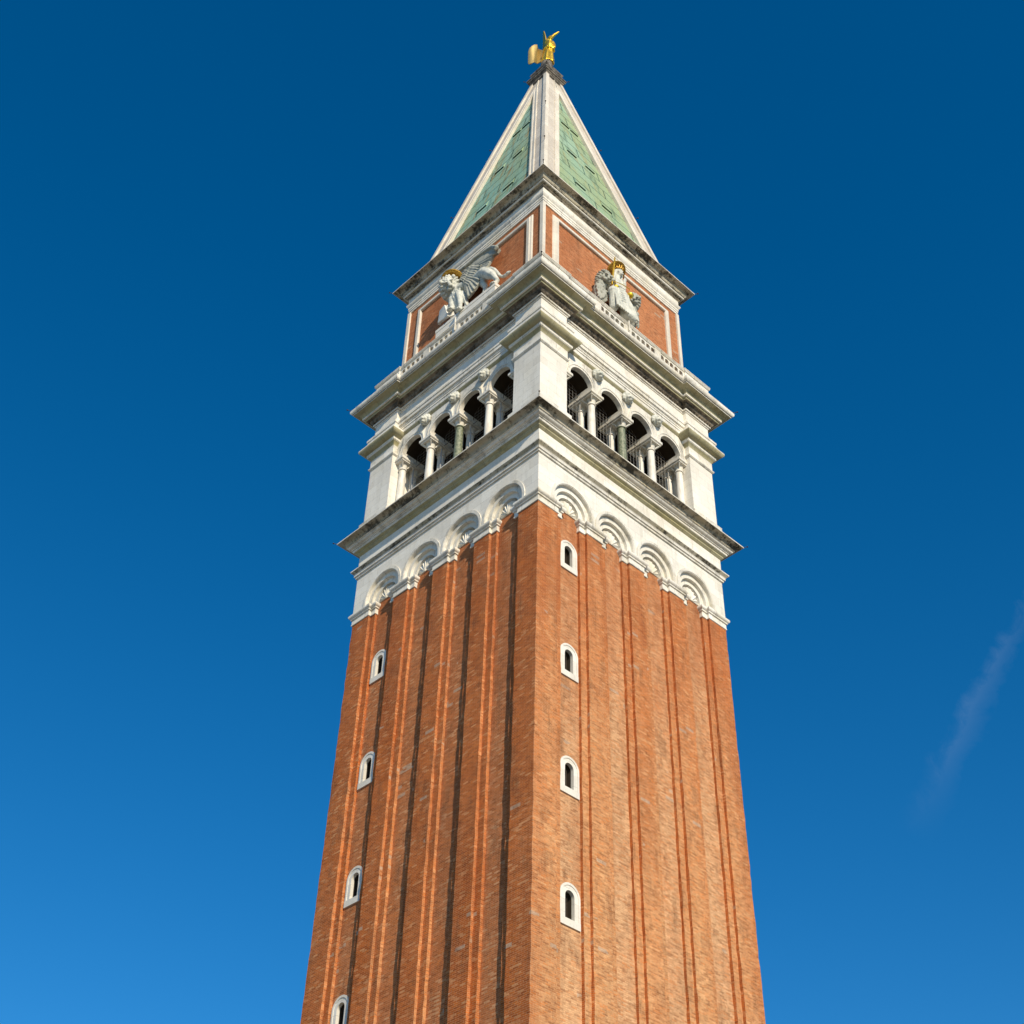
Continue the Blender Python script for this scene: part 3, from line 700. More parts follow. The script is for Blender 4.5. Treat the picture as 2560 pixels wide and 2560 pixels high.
# --- attic storey
mb = MB(); mb.box(-5.30, 5.30, -5.30, 5.30, 53.9, 61.80); attic = mb.build('attic_wall', 'brick_attic', tower)
st = MB(); sweep(st, list(reversed([(-5.19, -5.29), (-5.19, -5.40), (-5.40, -5.40), (-5.40, -5.19), (-5.29, -5.19)])), [(0, 53.9, 0), (0, 61.76, 0)], False)
cs = st.build('corner_strip', 'hipstone', attic)
for k in (1, 2, 3):
    c = cs.copy(); col.objects.link(c); c.rotation_euler.z = FACE[k]
fr = MB()
def frame_piece(mb, pts):   # frame outline pts (u,z) inner/outer built as nested loops
    pass
uo, ui, zo, zi = 4.60, 4.20, 61.42, 61.04
loops = [(uo, zo, -5.29), (uo - 0.06, zo - 0.06, -5.36), (uo - 0.15, zo - 0.15, -5.385), (uo - 0.19, zo - 0.19, -5.43), (ui + 0.03, zi + 0.03, -5.43), (ui, zi, -5.39), (ui, zi, -5.29)]
for (ua, za, ya), (ub, zb, yb) in zip(loops, loops[1:]):
    A = [(-ua, ya, 54.0), (-ua, ya, za), (ua, ya, za), (ua, ya, 54.0)]; B = [(-ub, yb, 54.0), (-ub, yb, zb), (ub, yb, zb), (ub, yb, 54.0)]
    for i in range(3): fr.poly([A[i], A[i + 1], B[i + 1], B[i]])
fo = fr.build('panel_frame', 'hipstone', attic)
for k in (1, 2, 3):
    c = fo.copy(); col.objects.link(c); c.rotation_euler.z = FACE[k]
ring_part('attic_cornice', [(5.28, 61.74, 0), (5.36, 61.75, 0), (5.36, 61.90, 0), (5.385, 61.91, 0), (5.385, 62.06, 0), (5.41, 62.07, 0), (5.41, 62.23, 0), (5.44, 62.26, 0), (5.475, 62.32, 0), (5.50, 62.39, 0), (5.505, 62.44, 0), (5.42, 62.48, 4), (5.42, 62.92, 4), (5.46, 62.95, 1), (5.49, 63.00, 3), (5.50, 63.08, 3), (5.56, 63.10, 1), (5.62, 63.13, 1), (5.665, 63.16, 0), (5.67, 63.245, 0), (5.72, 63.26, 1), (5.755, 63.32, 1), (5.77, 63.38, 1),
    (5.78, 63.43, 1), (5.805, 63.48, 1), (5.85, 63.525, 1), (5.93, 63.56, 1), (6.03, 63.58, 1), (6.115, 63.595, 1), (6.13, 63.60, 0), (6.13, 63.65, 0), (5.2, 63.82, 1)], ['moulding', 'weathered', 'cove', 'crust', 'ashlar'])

# --- spire
ZA, ZT, SLP = 63.6, 86.45, 0.2009
def wz(z): return 0.665 + SLP * (86.46 - z)
spire = MB()
zs_ = [63.6, 66, 68.4, 70.8, 73.2, 75.6, 78, 80.4, 82.2, 84.0, 85.0, 86.45]
cop = MB()
for k in range(1):
    zt = 84.3; a0, a1 = wz(ZA) - 0.13, wz(zt) - 0.13
    cop.poly([(-a0, -a0, ZA), (a0, -a0, ZA), (a1, -a1, zt), (-a1, -a1, zt)])
copper = cop.build('copper_roof', 'copper', tower)
# louvred flaps in the copper
def flap(u, z, s_=1.0):
    q = MB(); hw, hh = 0.42 * s_, 0.30 * s_
    def P(du, dz, out): 
        zz = z + dz; return (u + du, -(wz(zz) - 0.13) - out, zz)
    # small hooded hatch: raised at the bottom edge, dark gap under it and slot above it
    q.poly([P(-hw, hh, 0.015), P(hw, hh, 0.015), P(hw, -hh, 0.075), P(-hw, -hh, 0.075)], 0)
    q.poly([P(-hw, -hh, 0.075), P(hw, -hh, 0.075), P(hw, -hh + 0.01, 0.0), P(-hw, -hh + 0.01, 0.0)], 1)
    for sx in (-1, 1): q.poly([P(sx * hw, hh, 0.015), P(sx * hw, -hh, 0.075), P(sx * hw, -hh, 0.0), P(sx * hw, hh, 0.0)], 0)
    q.poly([P(-hw, hh + 0.02, 0.012), P(hw, hh + 0.02, 0.012), P(hw, hh + 0.10, 0.012), P(-hw, hh + 0.10, 0.012)], 1)
    return q
for u, z, s_ in ((-1.12, 69.2, 1.0), (1.12, 69.2, 1.0), (-0.82, 73.95, 0.95), (0.78, 73.95, 0.95), (-0.42, 78.7, 0.85), (0.42, 78.7, 0.8)):
    flap(u, z, s_).build('hatch', ['copper', 'copper_slot'], copper)
four(copper)
hip = MB()
BW = 1.17
def hp(z, uoff, out):      # point on the front face measured from the (-,-) corner
    w = wz(z); return (min(-w + uoff, 0.0), -w - out, z)
def hq(z, uoff, out):      # same on the left face
    w = wz(z); return (-w - out, min(-w + uoff, 0.0), z)
secs = [(0.0, 0.11), (0.17, 0.11), (0.17, 0.0), (0.80, 0.0), (0.80, 0.06), (0.90, 0.06), (0.92, 0.03), (1.05, 0.03), (1.07, 0.06), (BW, 0.06), (BW, -0.15)]
for z0, z1 in zip(zs_, zs_[1:]):
    for (ua, oa), (ub, ob) in zip(secs, secs[1:]):
        mi = 1 if (oa == 0.0 and ob == 0.0) else 0
        if ua == 0.0:
            for fn, sw in ((hp, 0), (hq, 1)):
                p_ = [(-wz(z0) - 0.11, -wz(z0) - 0.11, z0), fn(z0, ub, ob), fn(z1, ub, ob), (-wz(z1) - 0.11, -wz(z1) - 0.11, z1)]
                hip.poly(p_, 0)
        else:
            for fn in (hp, hq): hip.poly([fn(z0, ua, oa), fn(z0, ub, ob), fn(z1, ub, ob), fn(z1, ua, oa)], mi)
four(hip.build('hip', ['hipstone', 'hippanel'], tower))
cap = MB()
sweep(cap, square(0.74), [(w - 0.74, z, 0) for w, z in ((0.70, 86.2), (0.80, 86.30), (0.80, 86.48), (0.84, 86.52), (0.86, 86.60), (0.92, 86.64), (0.94, 86.76), (0.98, 86.80), (0.98, 86.92), (0.85, 86.97), (0.74, 87.02), (0.74, 87.50), (0.78, 87.56), (0.81, 87.62), (0.81, 87.74), (0.52, 87.80), (0.46, 87.9), (0.42, 88.3), (0.36, 88.7), (0.01, 88.72))])
cap.build('spire_cap', 'capstone', tower, 30)
# lightning terminals at the outer corners of the cornices
for w, z in ((6.9, 44.33), (7.13, 53.75), (6.14, 63.66), (0.98, 86.92)):
    q = MB(); q.tube([(-w + 0.1, -w + 0.1, z - 0.05), (-w - 0.09, -w - 0.09, z + 0.02)], 0.014, 6); q.sphere((-w - 0.11, -w - 0.11, z + 0.03), (0.045, 0.045, 0.025), None, 8, 5)
    four(q.build('lightning_terminal', 'iron', tower))
for z in (71.0, 78.4):
    w = wz(z) + 0.11
    q = MB(); q.tube([(-w + 0.05, -w + 0.05, z), (-w - 0.13, -w - 0.13, z + 0.03)], 0.013, 6); q.sphere((-w - 0.14, -w - 0.14, z + 0.04), (0.05, 0.05, 0.03), None, 8, 5)
    four(q.build('lightning_terminal', 'iron', tower))

q = MB(); q.tube([(-6.02, -5.05, 55.6), (-6.0, -4.92, 56.9)], 0.022, 6); q.build('lightning_rod', 'galvanised', tower)

# ------------------------------------------------------------------ statues
def lion_head(mb, H, F, U, k=1.0, mane=2, seed=1, jaw=0.0):
    """carved lion head: H centre of the face, F where it looks, U its up"""
    F = F.normalized(); U = (U - F * U.dot(F)).normalized(); S_ = U.cross(F)
    rm = Matrix((S_, F, U)).transposed()
    def P(s_, f, u): return H + (S_ * s_ + F * f + U * u) * k
    def B(s_, f, u, r): mb.sphere(P(s_, f, u), tuple(x * k for x in r), rm, 12, 9)
    def Lm(pts, rads): mb.limb([P(*p) for p in pts], [r * k for r in rads])
    B(0, -0.16, -0.06, (0.58, 0.30, 0.68)); B(0, 0.0, 0.0, (0.36, 0.28, 0.46)); B(0, 0.12, 0.27, (0.25, 0.15, 0.15))
    Lm([(0, 0.20, 0.31), (0, 0.38, 0.05)], [0.085, 0.105]); B(0, 0.46, -0.01, (0.125, 0.08, 0.07))
    B(0, 0.22, -0.10, (0.25, 0.17, 0.15))
    for g in (-1, 1):
        B(g * 0.12, 0.35, -0.145, (0.14, 0.14, 0.115)); B(g * 0.165, 0.27, 0.255, (0.13, 0.10, 0.05)); B(g * 0.26, 0.13, -0.02, (0.12, 0.14, 0.16))
        B(g * 0.15, 0.235, 0.155, (0.05, 0.05, 0.04)); B(g * 0.36, 0.06, 0.40, (0.10, 0.09, 0.12))
    B(0, 0.24 - 0.05 * jaw, -0.42 - 0.06 * jaw, (0.16, 0.15, 0.085)); B(0, 0.12, -0.52 - 0.05 * jaw, (0.17, 0.16, 0.12))
    random.seed(seed)
    for row in range(mane):
        n_ = 15 + 2 * row; r0 = 0.74 + 0.13 * row                 # fractions of the mane's outline
        for i in range(n_):
            a = R(-64 + 308 * (i + 0.5 * (row % 2)) / (n_ - 0.5)) + random.uniform(-0.05, 0.05)
            c, sn = math.cos(a), math.sin(a)
            def Q(q, o):
                q = min(q, 1.04); return (0.58 * q * c, -0.16 + 0.30 * math.sqrt(max(0.0, 1 - min(1.0, q) ** 2)) + o, -0.06 + 0.68 * q * sn)
            p0, p1, p2 = Q(r0 - 0.10, 0.02), Q(r0 + 0.04, 0.05), Q(r0 + 0.15, 0.02)
            Lm([p0, (p1[0], p1[1], p1[2] - 0.03), (p2[0] + 0.02 * math.sin(7 * i), p2[1], p2[2] - 0.09)], [0.055, 0.062, 0.03])

# --- winged lion on the left face; coordinates (u, w, z) of that face
def LF(p): return Vector((-p[1], -p[0], p[2]))
def SH(p): return p
lion = thing('lion_statue', 'white stone winged lion statue holding an open book on the cornice ledge', 'statue', LF((0.3, 5.9, 54.0)))
def add(name, me, root):
    o = bpy.data.objects.new(name, me); col.objects.link(o); o.parent = root
    me.transform(Matrix.Translation(-root.location)); return o
mb = MB()
def lim(pts, rads): mb.limb([LF(p) for p in pts], rads)
def ball(p, r, rot=None): mb.sphere(LF(p), r, rot)
# r of ball = (towards the wall, along the wall, height)
lim([(-0.70, 5.62, 59.35), (0.0, 5.60, 59.25), (0.8, 5.66, 59.02), (1.45, 5.76, 58.83)], [0.42, 0.36, 0.32, 0.35])
ball((-0.72, 5.72, 59.3), (0.34, 0.42, 0.60)); ball((-0.66, 5.78, 58.62), (0.30, 0.36, 0.52)); ball((-0.50, 5.78, 58.35), (0.26, 0.34, 0.42))
HL = LF((-0.94, 6.04, 59.62)); HF = Vector((-0.47, -0.52, -0.62)); HU = Vector((-0.40, 0.16, 0.9))
lion_head(mb, HL, HF, HU, 1.06, 3, 3)
ball((-0.28, 5.95, 57.9), (0.20, 0.30, 0.62)); ball((-0.34, 5.92, 57.4), (0.14, 0.24, 0.40))
for k in range(30):                                          # locks running down the chest
    u = random.uniform(-0.95, -0.20); z = random.uniform(58.0, 58.95); w_ = 6.08 - 0.25 * abs(u + 0.6)
    lim([(u, w_, z), (u + 0.06, w_ + 0.03, z - 0.13), (u + 0.02, w_, z - 0.27)], [0.06, 0.055, 0.025])
lim([(-0.27, 5.95, 58.45), (-0.05, 6.05, 57.75), (0.10, 6.12, 57.10), (0.18, 6.15, 56.62)], [0.24, 0.18, 0.12, 0.115])
for k in range(4): ball((0.12 + 0.085 * k - 0.08, 6.32 - 0.03 * abs(k - 1.5), 56.52), (0.13, 0.065, 0.085))
lim([(-0.12, 5.75, 58.5), (0.12, 5.82, 57.80), (0.30, 5.86, 57.2), (0.34, 5.9, 56.75)], [0.22, 0.17, 0.125, 0.12]); ball((0.36, 6.0, 56.62), (0.18, 0.13, 0.10))
for k in range(7): lim([(0.02 + 0.06 * k, 5.98, 58.2 - 0.18 * k), (0.10 + 0.06 * k, 5.99, 57.98 - 0.18 * k)], [0.06, 0.03])
lim([(-0.80, 5.95, 58.45), (-0.70, 6.05, 57.85), (-0.52, 6.14, 57.35), (-0.50, 6.22, 57.15)], [0.22, 0.17, 0.12, 0.11])
for k in range(4): ball((-0.62 + 0.085 * k, 6.34 - 0.03 * abs(k - 1.5), 57.08), (0.13, 0.065, 0.08))
ball((1.52, 5.78, 58.72), (0.30, 0.34, 0.34))
lim([(1.62, 5.82, 58.62), (2.06, 5.92, 58.05), (2.46, 5.97, 57.48), (2.68, 5.90, 57.0), (2.62, 5.94, 56.78)], [0.33, 0.29, 0.17, 0.12, 0.12])
for k in range(4): ball((2.40 + 0.085 * k, 6.08 - 0.03 * abs(k - 1.5), 56.70), (0.14, 0.065, 0.085))
lim([(1.30, 5.66, 58.55), (1.34, 5.70, 58.12), (1.62, 5.74, 57.55), (1.54, 5.76, 57.05), (1.52, 5.78, 56.7)], [0.27, 0.22, 0.14, 0.11, 0.11]); ball((1.45, 5.88, 56.62), (0.17, 0.13, 0.09))
lim([(1.60, 5.72, 58.98), (1.88, 5.70, 58.92), (2.18, 5.70, 58.54), (2.43, 5.70, 58.04), (2.64, 5.70, 57.58), (2.88, 5.70, 57.30), (3.10, 5.70, 57.22)], [0.13, 0.105, 0.10, 0.095, 0.09, 0.085, 0.10]); ball((3.24, 5.70, 57.24), (0.11, 0.17, 0.11)); ball((3.36, 5.70, 57.24), (0.06, 0.09, 0.06))
add('body', remeshed(mb, 'body', 'statue', 0.024, 1), lion)
# wing held in front of the flank: overlapping feathers over a thick shell
WOUT = [(-0.7, 5.75, 60.98), (-0.05, 5.75, 60.85), (0.61, 5.72, 60.96), (2.0, 5.7, 60.67), (2.59, 5.75, 59.84), (2.46, 5.8, 59.61), (2.15, 5.8, 59.69), (1.96, 5.85, 59.31), (1.73, 5.9, 58.92), (1.38, 5.95, 58.69), (1.29, 6.0, 57.98), (0.97, 6.0, 57.64), (0.53, 6.0, 57.38), (0.3, 6.0, 57.96), (-0.05, 6.0, 59.03), (-0.39, 5.9, 60.03)]
mb = MB()
def wplane(u, z):            # the wing leans out at its lower edge
    return 5.73 + 0.09 * max(0.0, 60.6 - z) 
def WP3(u, z, o=0.0): return LF((u, wplane(u, z) + o, z))
fa = [WP3(u, z) for u, w, z in WOUT]; ba = [WP3(u, z, -0.14) for u, w, z in WOUT]
ctr = (0.55, 59.5)
for i in range(len(WOUT)):
    j = (i + 1) % len(WOUT)
    mb.poly([fa[i], fa[j], WP3(*ctr, 0.05)]); mb.poly([ba[j], ba[i], WP3(*ctr, -0.14)]); mb.poly([fa[i], ba[i], ba[j], fa[j]])
def feather(a, b_, hw, o):
    a = Vector(a); b_ = Vector(b_); d = b_ - a; L_ = d.length; d /= L_; nn = Vector((-d.y, d.x))
    prof = [(0, 0.55), (0.35, 1.0), (0.8, 0.95), (0.93, 0.65), (1.0, 0.12)]
    for (f0, h0), (f1, h1) in zip(prof, prof[1:]):
        p_, q_ = a + d * L_ * f0, a + d * L_ * f1
        for sg in (-1, 1):
            mb.poly([WP3(*p_, o + 0.055), WP3(*q_, o + 0.045), WP3(*(q_ + nn * sg * hw * h1), o - 0.04), WP3(*(p_ + nn * sg * hw * h0), o - 0.04)])
tips = [(0.42, 57.45), (0.62, 57.42), (0.83, 57.52), (1.02, 57.68), (1.2, 57.88), (1.38, 58.12), (1.46, 58.45), (1.6, 58.7), (1.82, 58.9), (2.0, 59.15), (2.08, 59.5), (2.3, 59.65), (2.52, 59.72)]
for i, (tu, tz) in enumerate(tips):
    f_ = i / 12.0
    feather((0.15 + 0.55 * f_, 58.9 + 1.35 * f_), (tu, tz), 0.15, 0.045 + 0.012 * (i % 2))
for i in range(9):
    f_ = i / 8.0
    feather((-0.05 + 0.25 * f_, 59.35 + 1.15 * f_), (0.55 + 0.55 * f_, 58.45 + 1.15 * f_), 0.15, 0.085 + 0.012 * (i % 2))
for i in range(8):
    f_ = i / 7.0
    feather((-0.35 + 0.2 * f_, 59.85 + 0.75 * f_), (0.05 + 0.35 * f_, 59.25 + 0.95 * f_), 0.13, 0.12 + 0.012 * (i % 2))
mb.tube([WP3(-0.65, 60.9, 0.05), WP3(-0.05, 60.78, 0.08), WP3(0.6, 60.88, 0.06), WP3(1.4, 60.78, 0.04), WP3(2.0, 60.58, 0.06), WP3(2.45, 60.0, 0.12)], [0.10, 0.11, 0.10, 0.09, 0.11, 0.13])
mb.tube([WP3(2.45, 60.0, 0.12), WP3(2.56, 59.78, 0.16), WP3(2.45, 59.66, 0.18)], [0.14, 0.12, 0.08])
add('wing', remeshed(mb, 'wing', 'wingstone', 0.026, 2), lion)
# halo: gold dish over the head, its hollow side turned down to the square
mb = MB(); hc = LF((-0.92, 5.90, 60.26))
def disc(mb, c, nrm, r0, r1, th, n=28):
    nrm = nrm.normalized(); a = nrm.orthogonal().normalized(); b_ = nrm.cross(a)
    P = lambda r, k, o_: c + (a * math.cos(2 * math.pi * k / n) + b_ * math.sin(2 * math.pi * k / n)) * r + nrm * o_
    for k in range(n):
        mb.poly([P(r0, k, th), P(r1, k, th), P(r1, k + 1, th), P(r0, k + 1, th)]); mb.poly([P(r0, k, 0), P(r0, k + 1, 0), P(r1, k + 1, 0), P(r1, k, 0)])
        mb.poly([P(r1, k, 0), P(r1, k + 1, 0), P(r1, k + 1, th), P(r1, k, th)])
        if r0 > 0.01: mb.poly([P(r0, k, 0), P(r0, k, th), P(r0, k + 1, th), P(r0, k + 1, 0)])
hn = Vector((-0.40, -0.12, -0.90))
disc(mb, hc, hn, 0.0, 0.54, 0.04); disc(mb, hc, hn, 0.50, 0.66, 0.14)
a_ = hn.normalized().orthogonal().normalized(); b_ = hn.normalized().cross(a_)
for k in range(22):
    mb.sphere(hc + hn.normalized() * 0.08 + (a_ * math.cos(k * math.pi / 11) + b_ * math.sin(k * math.pi / 11)) * 0.44, 0.042, None, 8, 6)
add('halo', mb.mesh('halo', ['gold_leaf'], 30), lion)
mb = MB()
def book_leaf(p, q, r_, s_, th=0.14):
    P4 = [LF(x) for x in (p, q, r_, s_)]; nn = (P4[1] - P4[0]).cross(P4[3] - P4[0]).normalized() * th
    Q4 = [v - nn for v in P4]
    mb.poly(P4); mb.poly(list(reversed(Q4)))
    for i in range(4): mb.poly([P4[i], Q4[i], Q4[(i + 1) % 4], P4[(i + 1) % 4]])
book_leaf((-0.99, 6.15, 58.02), (-0.60, 6.15, 56.77), (-0.37, 6.0, 56.81), (-0.85, 6.0, 58.05))
book_leaf((-1.66, 5.90, 58.25), (-1.02, 6.12, 58.0), (-0.63, 6.14, 56.76), (-1.66, 5.95, 57.2))
mb.tube([LF((-1.72, 5.9, 58.25)), LF((-1.72, 5.95, 57.25))], 0.09, 8)
add('book', mb.mesh('book', ['ashlar']), lion)
mb = MB()
def UB(u0, u1, w0, w1, z0, z1):
    a, b2 = LF((u0, w0, z0)), LF((u1, w1, z1)); mb.box(min(a.x, b2.x), max(a.x, b2.x), min(a.y, b2.y), max(a.y, b2.y), z0, z1)
UB(-1.78, 2.72, 5.31, 6.08, 54.0, 56.40); UB(-1.80, 2.75, 5.31, 6.10, 56.40, 56.62)
mb.sphere(LF((-0.85, 5.98, 56.64)), (0.1, 0.4, 0.09))
add('plinth', mb.mesh('plinth', ['ashlar']), lion)

# --- seated woman with sword and scales on the right face; coordinates (u, w, z)
def RF(p): return Vector((p[0], -p[1], p[2]))
def SJ(p): return (p[0] + 0.35, p[1] - 0.3, p[2] + 0.59)
jus = thing('woman_statue', 'white stone statue of a seated crowned woman with golden sword and scales', 'statue', RF(SJ((-0.6, 5.8, 55.2))))
mb = MB()
def lim(pts, rads): mb.limb([RF(SJ(p)) for p in pts], rads)
def ball(p, r, rot=None): mb.sphere(RF(SJ(p)), r, rot)
lim([(-0.62, 5.95, 57.2), (-0.58, 6.0, 57.9), (-0.55, 6.02, 58.55)], [0.42, 0.36, 0.36]); lim([(-0.52, 6.03, 58.8), (-0.47, 6.08, 59.25)], [0.16, 0.14])
ball((-0.45, 6.14, 59.46), (0.20, 0.23, 0.29)); ball((-0.41, 6.34, 59.42), (0.035, 0.06, 0.08)); ball((-0.43, 6.29, 59.30), (0.08, 0.07, 0.06)); ball((-0.47, 6.06, 59.56), (0.24, 0.23, 0.24))
lim([(-0.52, 6.02, 58.6), (-0.95, 6.05, 58.45), (-1.22, 6.25, 57.95), (-1.30, 6.42, 57.85)], [0.22, 0.17, 0.13, 0.11])
lim([(-0.50, 6.02, 58.6), (-0.18, 6.02, 58.55), (-0.20, 6.20, 58.02), (-0.33, 6.40, 58.45)], [0.22, 0.17, 0.13, 0.10]); ball((-0.35, 6.42, 58.62), (0.09, 0.07, 0.13))
for i in range(4): lim([(-0.38 + 0.045 * i, 6.44, 58.66), (-0.39 + 0.05 * i, 6.46, 58.86 - 0.02 * abs(i - 1.5))], [0.028, 0.022])
lim([(-0.75, 6.05, 57.2), (-1.15, 6.40, 57.0), (-1.42, 6.50, 56.75)], [0.36, 0.30, 0.27]); lim([(-0.55, 6.05, 57.25), (-0.70, 6.45, 57.1), (-0.72, 6.55, 56.9)], [0.36, 0.30, 0.28])
lim([(-1.38, 6.50, 56.7), (-1.30, 6.45, 55.6)], [0.26, 0.24]); lim([(-0.72, 6.55, 56.85), (-0.45, 6.48, 55.6)], [0.27, 0.30]); lim([(-0.55, 6.4, 56.9), (-0.15, 6.35, 55.6)], [0.2, 0.3])
for i in range(11):                                  # drapery folds
    f_ = i / 10; lim([(-1.45 + 1.15 * f_, 6.66 - 0.10 * math.cos(2 * i), 56.85 + 0.12 * math.sin(9 * f_)), (-1.46 + 1.40 * f_, 6.74 - 0.05 * (i % 2), 56.2), (-1.42 + 1.55 * f_, 6.80, 55.40)], [0.045, 0.055, 0.065])
for i in range(5): lim([(-1.50 + 0.03 * i, 6.60, 57.02 - 0.16 * i), (-1.05, 6.76, 56.72 - 0.16 * i), (-0.55 + 0.05 * i, 6.72, 56.98 - 0.13 * i)], [0.04, 0.06, 0.045])
for g in (-1, 1): ball((-0.45 + 0.085 * g, 6.325, 59.53), (0.055, 0.05, 0.022)); ball((-0.45 + 0.12 * g, 6.27, 59.40), (0.08, 0.07, 0.09)); lim([(-0.45 + 0.24 * g, 6.1, 59.5), (-0.46 + 0.25 * g, 6.08, 59.15), (-0.5 + 0.3 * g, 6.1, 58.8)], [0.08, 0.08, 0.06])
for i in range(7): lim([(-0.9 + 0.1 * i, 6.30, 58.5), (-0.95 + 0.11 * i, 6.36, 57.8), (-1.1 + 0.15 * i, 6.45, 57.2)], [0.05, 0.045, 0.05])
lim([(-0.15, 5.75, 58.9), (0.02, 5.80, 58.2), (0.0, 5.9, 57.2)], [0.22, 0.30, 0.30])
ball((-0.45, 6.66, 55.45), (0.30, 0.2, 0.2)); ball((-0.2, 6.66, 55.4), (0.25, 0.2, 0.18)); ball((-1.27, 6.62, 55.98), (0.19, 0.14, 0.19)); ball((-0.96, 6.68, 55.82), (0.22, 0.14, 0.22))
UBp = [RF(SJ((-1.7, 5.6, 54.6))), RF(SJ((0.5, 6.5, 57.0)))]
add('body', remeshed(mb, 'body', 'statue', 0.024, 1), jus)
def seat_lion(cu, cw, cz, face):
    global mb
    mb = MB()
    lim([(cu, cw - 0.22, cz - 0.15), (cu - 0.18 * face, cw - 0.25, cz - 0.9), (cu - 0.1 * face, cw - 0.25, cz - 1.7)], [0.30, 0.34, 0.30])
    lion_head(mb, RF(SJ((cu, cw + 0.05, cz))), Vector((-0.25 + 0.22 * face, -0.75, -0.55)), Vector((0, -0.5, 0.9)), 0.80, 3, int(cu * 10) + 50, 1.0)
    random.seed(int(cu * 10) + 9)
    for k in range(34):
        u = cu - 0.12 * face + random.uniform(-0.38, 0.38); z = cz - random.uniform(0.45, 1.6); w_ = cw + 0.10 - 0.5 * abs(u - cu + 0.12 * face)
        lim([(u, w_, z), (u + 0.05, w_ + 0.03, z - 0.14), (u - 0.02, w_, z - 0.28)], [0.065, 0.06, 0.025])
    return remeshed(mb, 'lion', 'wingstone', 0.022, 1)
add('lion', seat_lion(-1.72, 6.2, 57.70, 1), jus); add('lion', seat_lion(0.66, 6.0, 58.2, -1), jus)
mb = MB()
p0, p1 = RF(SJ((-1.33, 6.40, 57.55))), RF(SJ((-1.0, 6.40, 60.19)))
mb.tube([p0, p0.lerp(p1, 0.14)], 0.035, 8); mb.tube([p0.lerp(p1, 0.14), p0.lerp(p1, 0.9), p1], [0.055, 0.048, 0.012], 6); cg = p0.lerp(p1, 0.14); mb.tube([cg + Vector((-0.22, 0, 0)), cg + Vector((0.22, 0, 0))], 0.035, 6); mb.sphere(p0, 0.06, None, 8, 6)
add('sword', mb.mesh('sword', ['gold'], 40), jus)
mb = MB()
pa, pb = RF(SJ((-1.18, 6.5, 57.75))), RF(SJ((-0.06, 6.5, 58.13)))
mb.tube([pa, pa.lerp(pb, 0.5) + Vector((0, 0, 0.07)), pb], 0.024, 6)
for pe_ in (pa, pb):
    bot = pe_ + Vector((0, 0, -0.52))
    for k in range(3): an = k * 2.1; mb.tube([pe_, bot + Vector((0.17 * math.cos(an), 0.17 * math.sin(an), 0))], 0.008, 4)
    mb.lathe([(0.01, bot.z - 0.20), (0.10, bot.z - 0.17), (0.17, bot.z - 0.09), (0.20, bot.z), (0.185, bot.z + 0.005), (0.0, bot.z - 0.02)], 16, bot.x, bot.y)
add('scales', mb.mesh('scales', ['gold'], 40), jus)
mb = MB(); hc = RF(SJ((-0.52, 5.98, 59.72))); hn = Vector((0.1, -0.55, -0.8))
disc(mb, hc, hn, 0.0, 0.52, 0.05); disc(mb, hc, hn, 0.5, 0.58, 0.08)
hd = RF(SJ((-0.46, 6.1, 59.70)))
for k in range(12):
    a = k * math.pi / 6; o_ = Vector((0.24 * math.cos(a), 0.24 * math.sin(a), 0.0)); mb.tube([hd + o_, hd + o_ * 1.25 + Vector((0, 0, 0.24))], [0.05, 0.012], 5)
mb.lathe([(0.235, hd.z - 0.06), (0.255, hd.z - 0.04), (0.255, hd.z + 0.06), (0.235, hd.z + 0.07)], 18, hd.x, hd.y)
add('crown', mb.mesh('crown', ['gold_leaf'], 40), jus)
mb = MB(); a2 = SJ((-1.9, 5.61, 54.4)); mb.box(-1.75, 1.25, -5.85, -5.31, 54.0, 56.45)
add('plinth', mb.mesh('plinth', ['ashlar']), jus)

# --- gilded angel on the spire; (lateral, towards camera, z)
E1 = Vector((0.734, -0.679, 0)); E2 = Vector((-0.679, -0.734, 0))
def AF(a, c, z): return E1 * a + E2 * c + Vector((0, 0, z))
ang = thing('angel_statue', 'gilded angel statue with raised arm and spread wings on the spire top', 'statue', (0, 0, 88.7))
mb = MB()
mb.limb([AF(0.06, 0, 89.35), AF(0.08, 0.0, 90.2), AF(0.14, 0.02, 91.0)], [0.33, 0.31, 0.29]); mb.limb([AF(0.16, 0.02, 91.05), AF(0.18, 0.06, 91.7), AF(0.19, 0.05, 92.15)], [0.27, 0.30, 0.27])
for k in range(13):
    a = -1.7 + 3.4 * k / 12; j_ = 0.03 * (k % 2)
    mb.limb([AF(0.15 + 0.27 * math.sin(a), 0.27 * math.cos(a), 91.0), AF(0.09 + (0.33 + j_) * math.sin(a), (0.33 + j_) * math.cos(a), 90.3), AF(0.07 + (0.38 + j_) * math.sin(a), (0.36 + j_) * math.cos(a), 89.38)], [0.045, 0.05, 0.07])
for k in range(9):
    a = -1.6 + 3.2 * k / 8; mb.sphere(AF(0.16 + 0.33 * math.sin(a), 0.33 * math.cos(a), 91.16 + 0.05 * (k % 2)), (0.10, 0.10, 0.13))
mb.limb([AF(0.20, 0.06, 92.25), AF(0.22, 0.12, 92.5)], [0.12, 0.11]); mb.sphere(AF(0.24, 0.18, 92.66), (0.17, 0.17, 0.20)); mb.sphere(AF(0.27, 0.36, 92.62), (0.03, 0.045, 0.045)); mb.sphere(AF(0.21, 0.08, 92.76), (0.19, 0.19, 0.16))
mb.limb([AF(0.02, 0.0, 92.28), AF(0.14, 0.0, 92.66), AF(0.32, 0.0, 93.05), AF(0.50, 0.0, 93.42), AF(0.80, 0.0, 93.85)], [0.20, 0.20, 0.14, 0.11, 0.075])
mb.limb([AF(0.78, 0.0, 93.82), AF(0.87, 0.0, 93.95)], [0.07, 0.03])
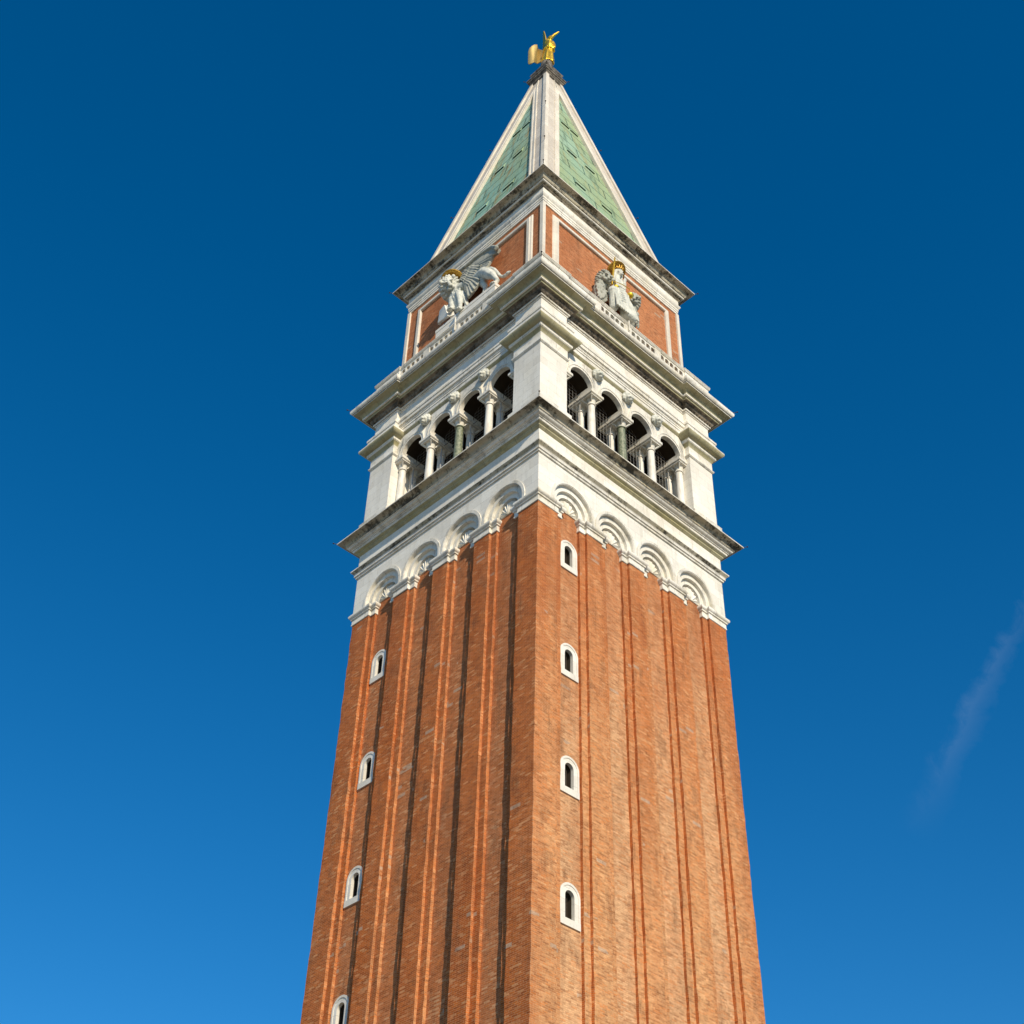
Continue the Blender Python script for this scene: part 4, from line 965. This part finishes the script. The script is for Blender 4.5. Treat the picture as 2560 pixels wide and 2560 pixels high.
mb.limb([AF(0.38, 0.05, 92.2), AF(0.50, 0.12, 91.75), AF(0.52, 0.25, 91.3)], [0.16, 0.13, 0.10])
mb.sphere(AF(0.52, 0.28, 91.2), (0.08, 0.08, 0.10))
mb.limb([AF(0.0, -0.2, 91.0), AF(-0.18, -0.22, 90.2), AF(-0.22, -0.2, 89.5)], [0.15, 0.14, 0.13])
dr = MB(); dr.lathe([(0.44, 88.7), (0.43, 89.05), (0.40, 89.28), (0.0, 89.30)], 20); add('base', dr.mesh('base', ['capstone'], 40), ang)
body = remeshed(mb, 'body', 'gold', 0.024, 1); add('body', body, ang)
def wing(pts, th, mat, ribs):
    """pts: rows of (lat, toward, z) across the wing -> thick curved shell"""
    q = MB(); F_ = [[AF(*p) for p in row] for row in pts]
    nr, nc = len(F_), len(F_[0])
    def nrm(i, j):
        a = F_[min(i + 1, nr - 1)][j] - F_[max(i - 1, 0)][j]; b2 = F_[i][min(j + 1, nc - 1)] - F_[i][max(j - 1, 0)]
        return a.cross(b2).normalized()
    A = [[F_[i][j] + nrm(i, j) * (th + 0.02 * (j % 2)) for j in range(nc)] for i in range(nr)]; B = [[F_[i][j] - nrm(i, j) * (th + 0.02 * (j % 2)) for j in range(nc)] for i in range(nr)]
    for i in range(nr - 1):
        for j in range(nc - 1): q.poly([A[i][j], A[i][j + 1], A[i + 1][j + 1], A[i + 1][j]]); q.poly([B[i][j], B[i + 1][j], B[i + 1][j + 1], B[i][j + 1]])
    for i in range(nr - 1):
        for j in (0, nc - 1): q.poly([A[i][j], A[i + 1][j], B[i + 1][j], B[i][j]])
    for j in range(nc - 1):
        for i in (0, nr - 1): q.poly([A[i][j], A[i][j + 1], B[i][j + 1], B[i][j]])
    return q.mesh('wing', [mat], 35)
# raised wing seen edge-on
rows = []
for i in range(11):
    f_ = i / 10; z = 90.95 + 3.40 * f_; half = 0.42 * math.sin(math.pi * (0.14 + 0.84 * f_)) ** 0.8 + 0.02
    lat = -0.15 - 0.09 * f_ + 0.03 * math.sin(math.pi * f_); wl_ = 0.30 * (1 - f_) ** 0.8 + 0.02
    rows.append([(lat + wl_ * (s_ - 0.5), -0.22 + (s_ - 0.5) * half * 1.4, z - 0.12 * abs(s_ - 0.5)) for s_ in [k / 6 for k in range(7)]])
add('wing', wing(rows, 0.028, 'gold', 5), ang)
# open wing, folded down at the outer half
top = [(0.0, 91.9), (-0.31, 91.97), (-0.50, 92.22), (-0.63, 92.42), (-0.72, 92.30), (-0.90, 92.08), (-1.08, 91.82), (-1.22, 91.55), (-1.29, 91.25)]
bot = [(0.0, 90.55), (-0.31, 90.42), (-0.50, 90.42), (-0.66, 90.35), (-0.84, 89.82), (-0.93, 89.62), (-1.06, 89.42), (-1.19, 89.36), (-1.28, 89.50)]
dep = [-0.20, -0.42, -0.52, -0.58, -0.18, -0.08, -0.06, -0.08, -0.14]
rows = [[(top[i][0] + (bot[i][0] - top[i][0]) * s_, dep[i] - 0.05 * math.sin(math.pi * s_), top[i][1] + (bot[i][1] - top[i][1]) * s_) for s_ in [k / 8 for k in range(9)]] for i in range(9)]
add('wing', wing(rows, 0.035, 'gold_shade', 6), ang)

del tower['at_base']
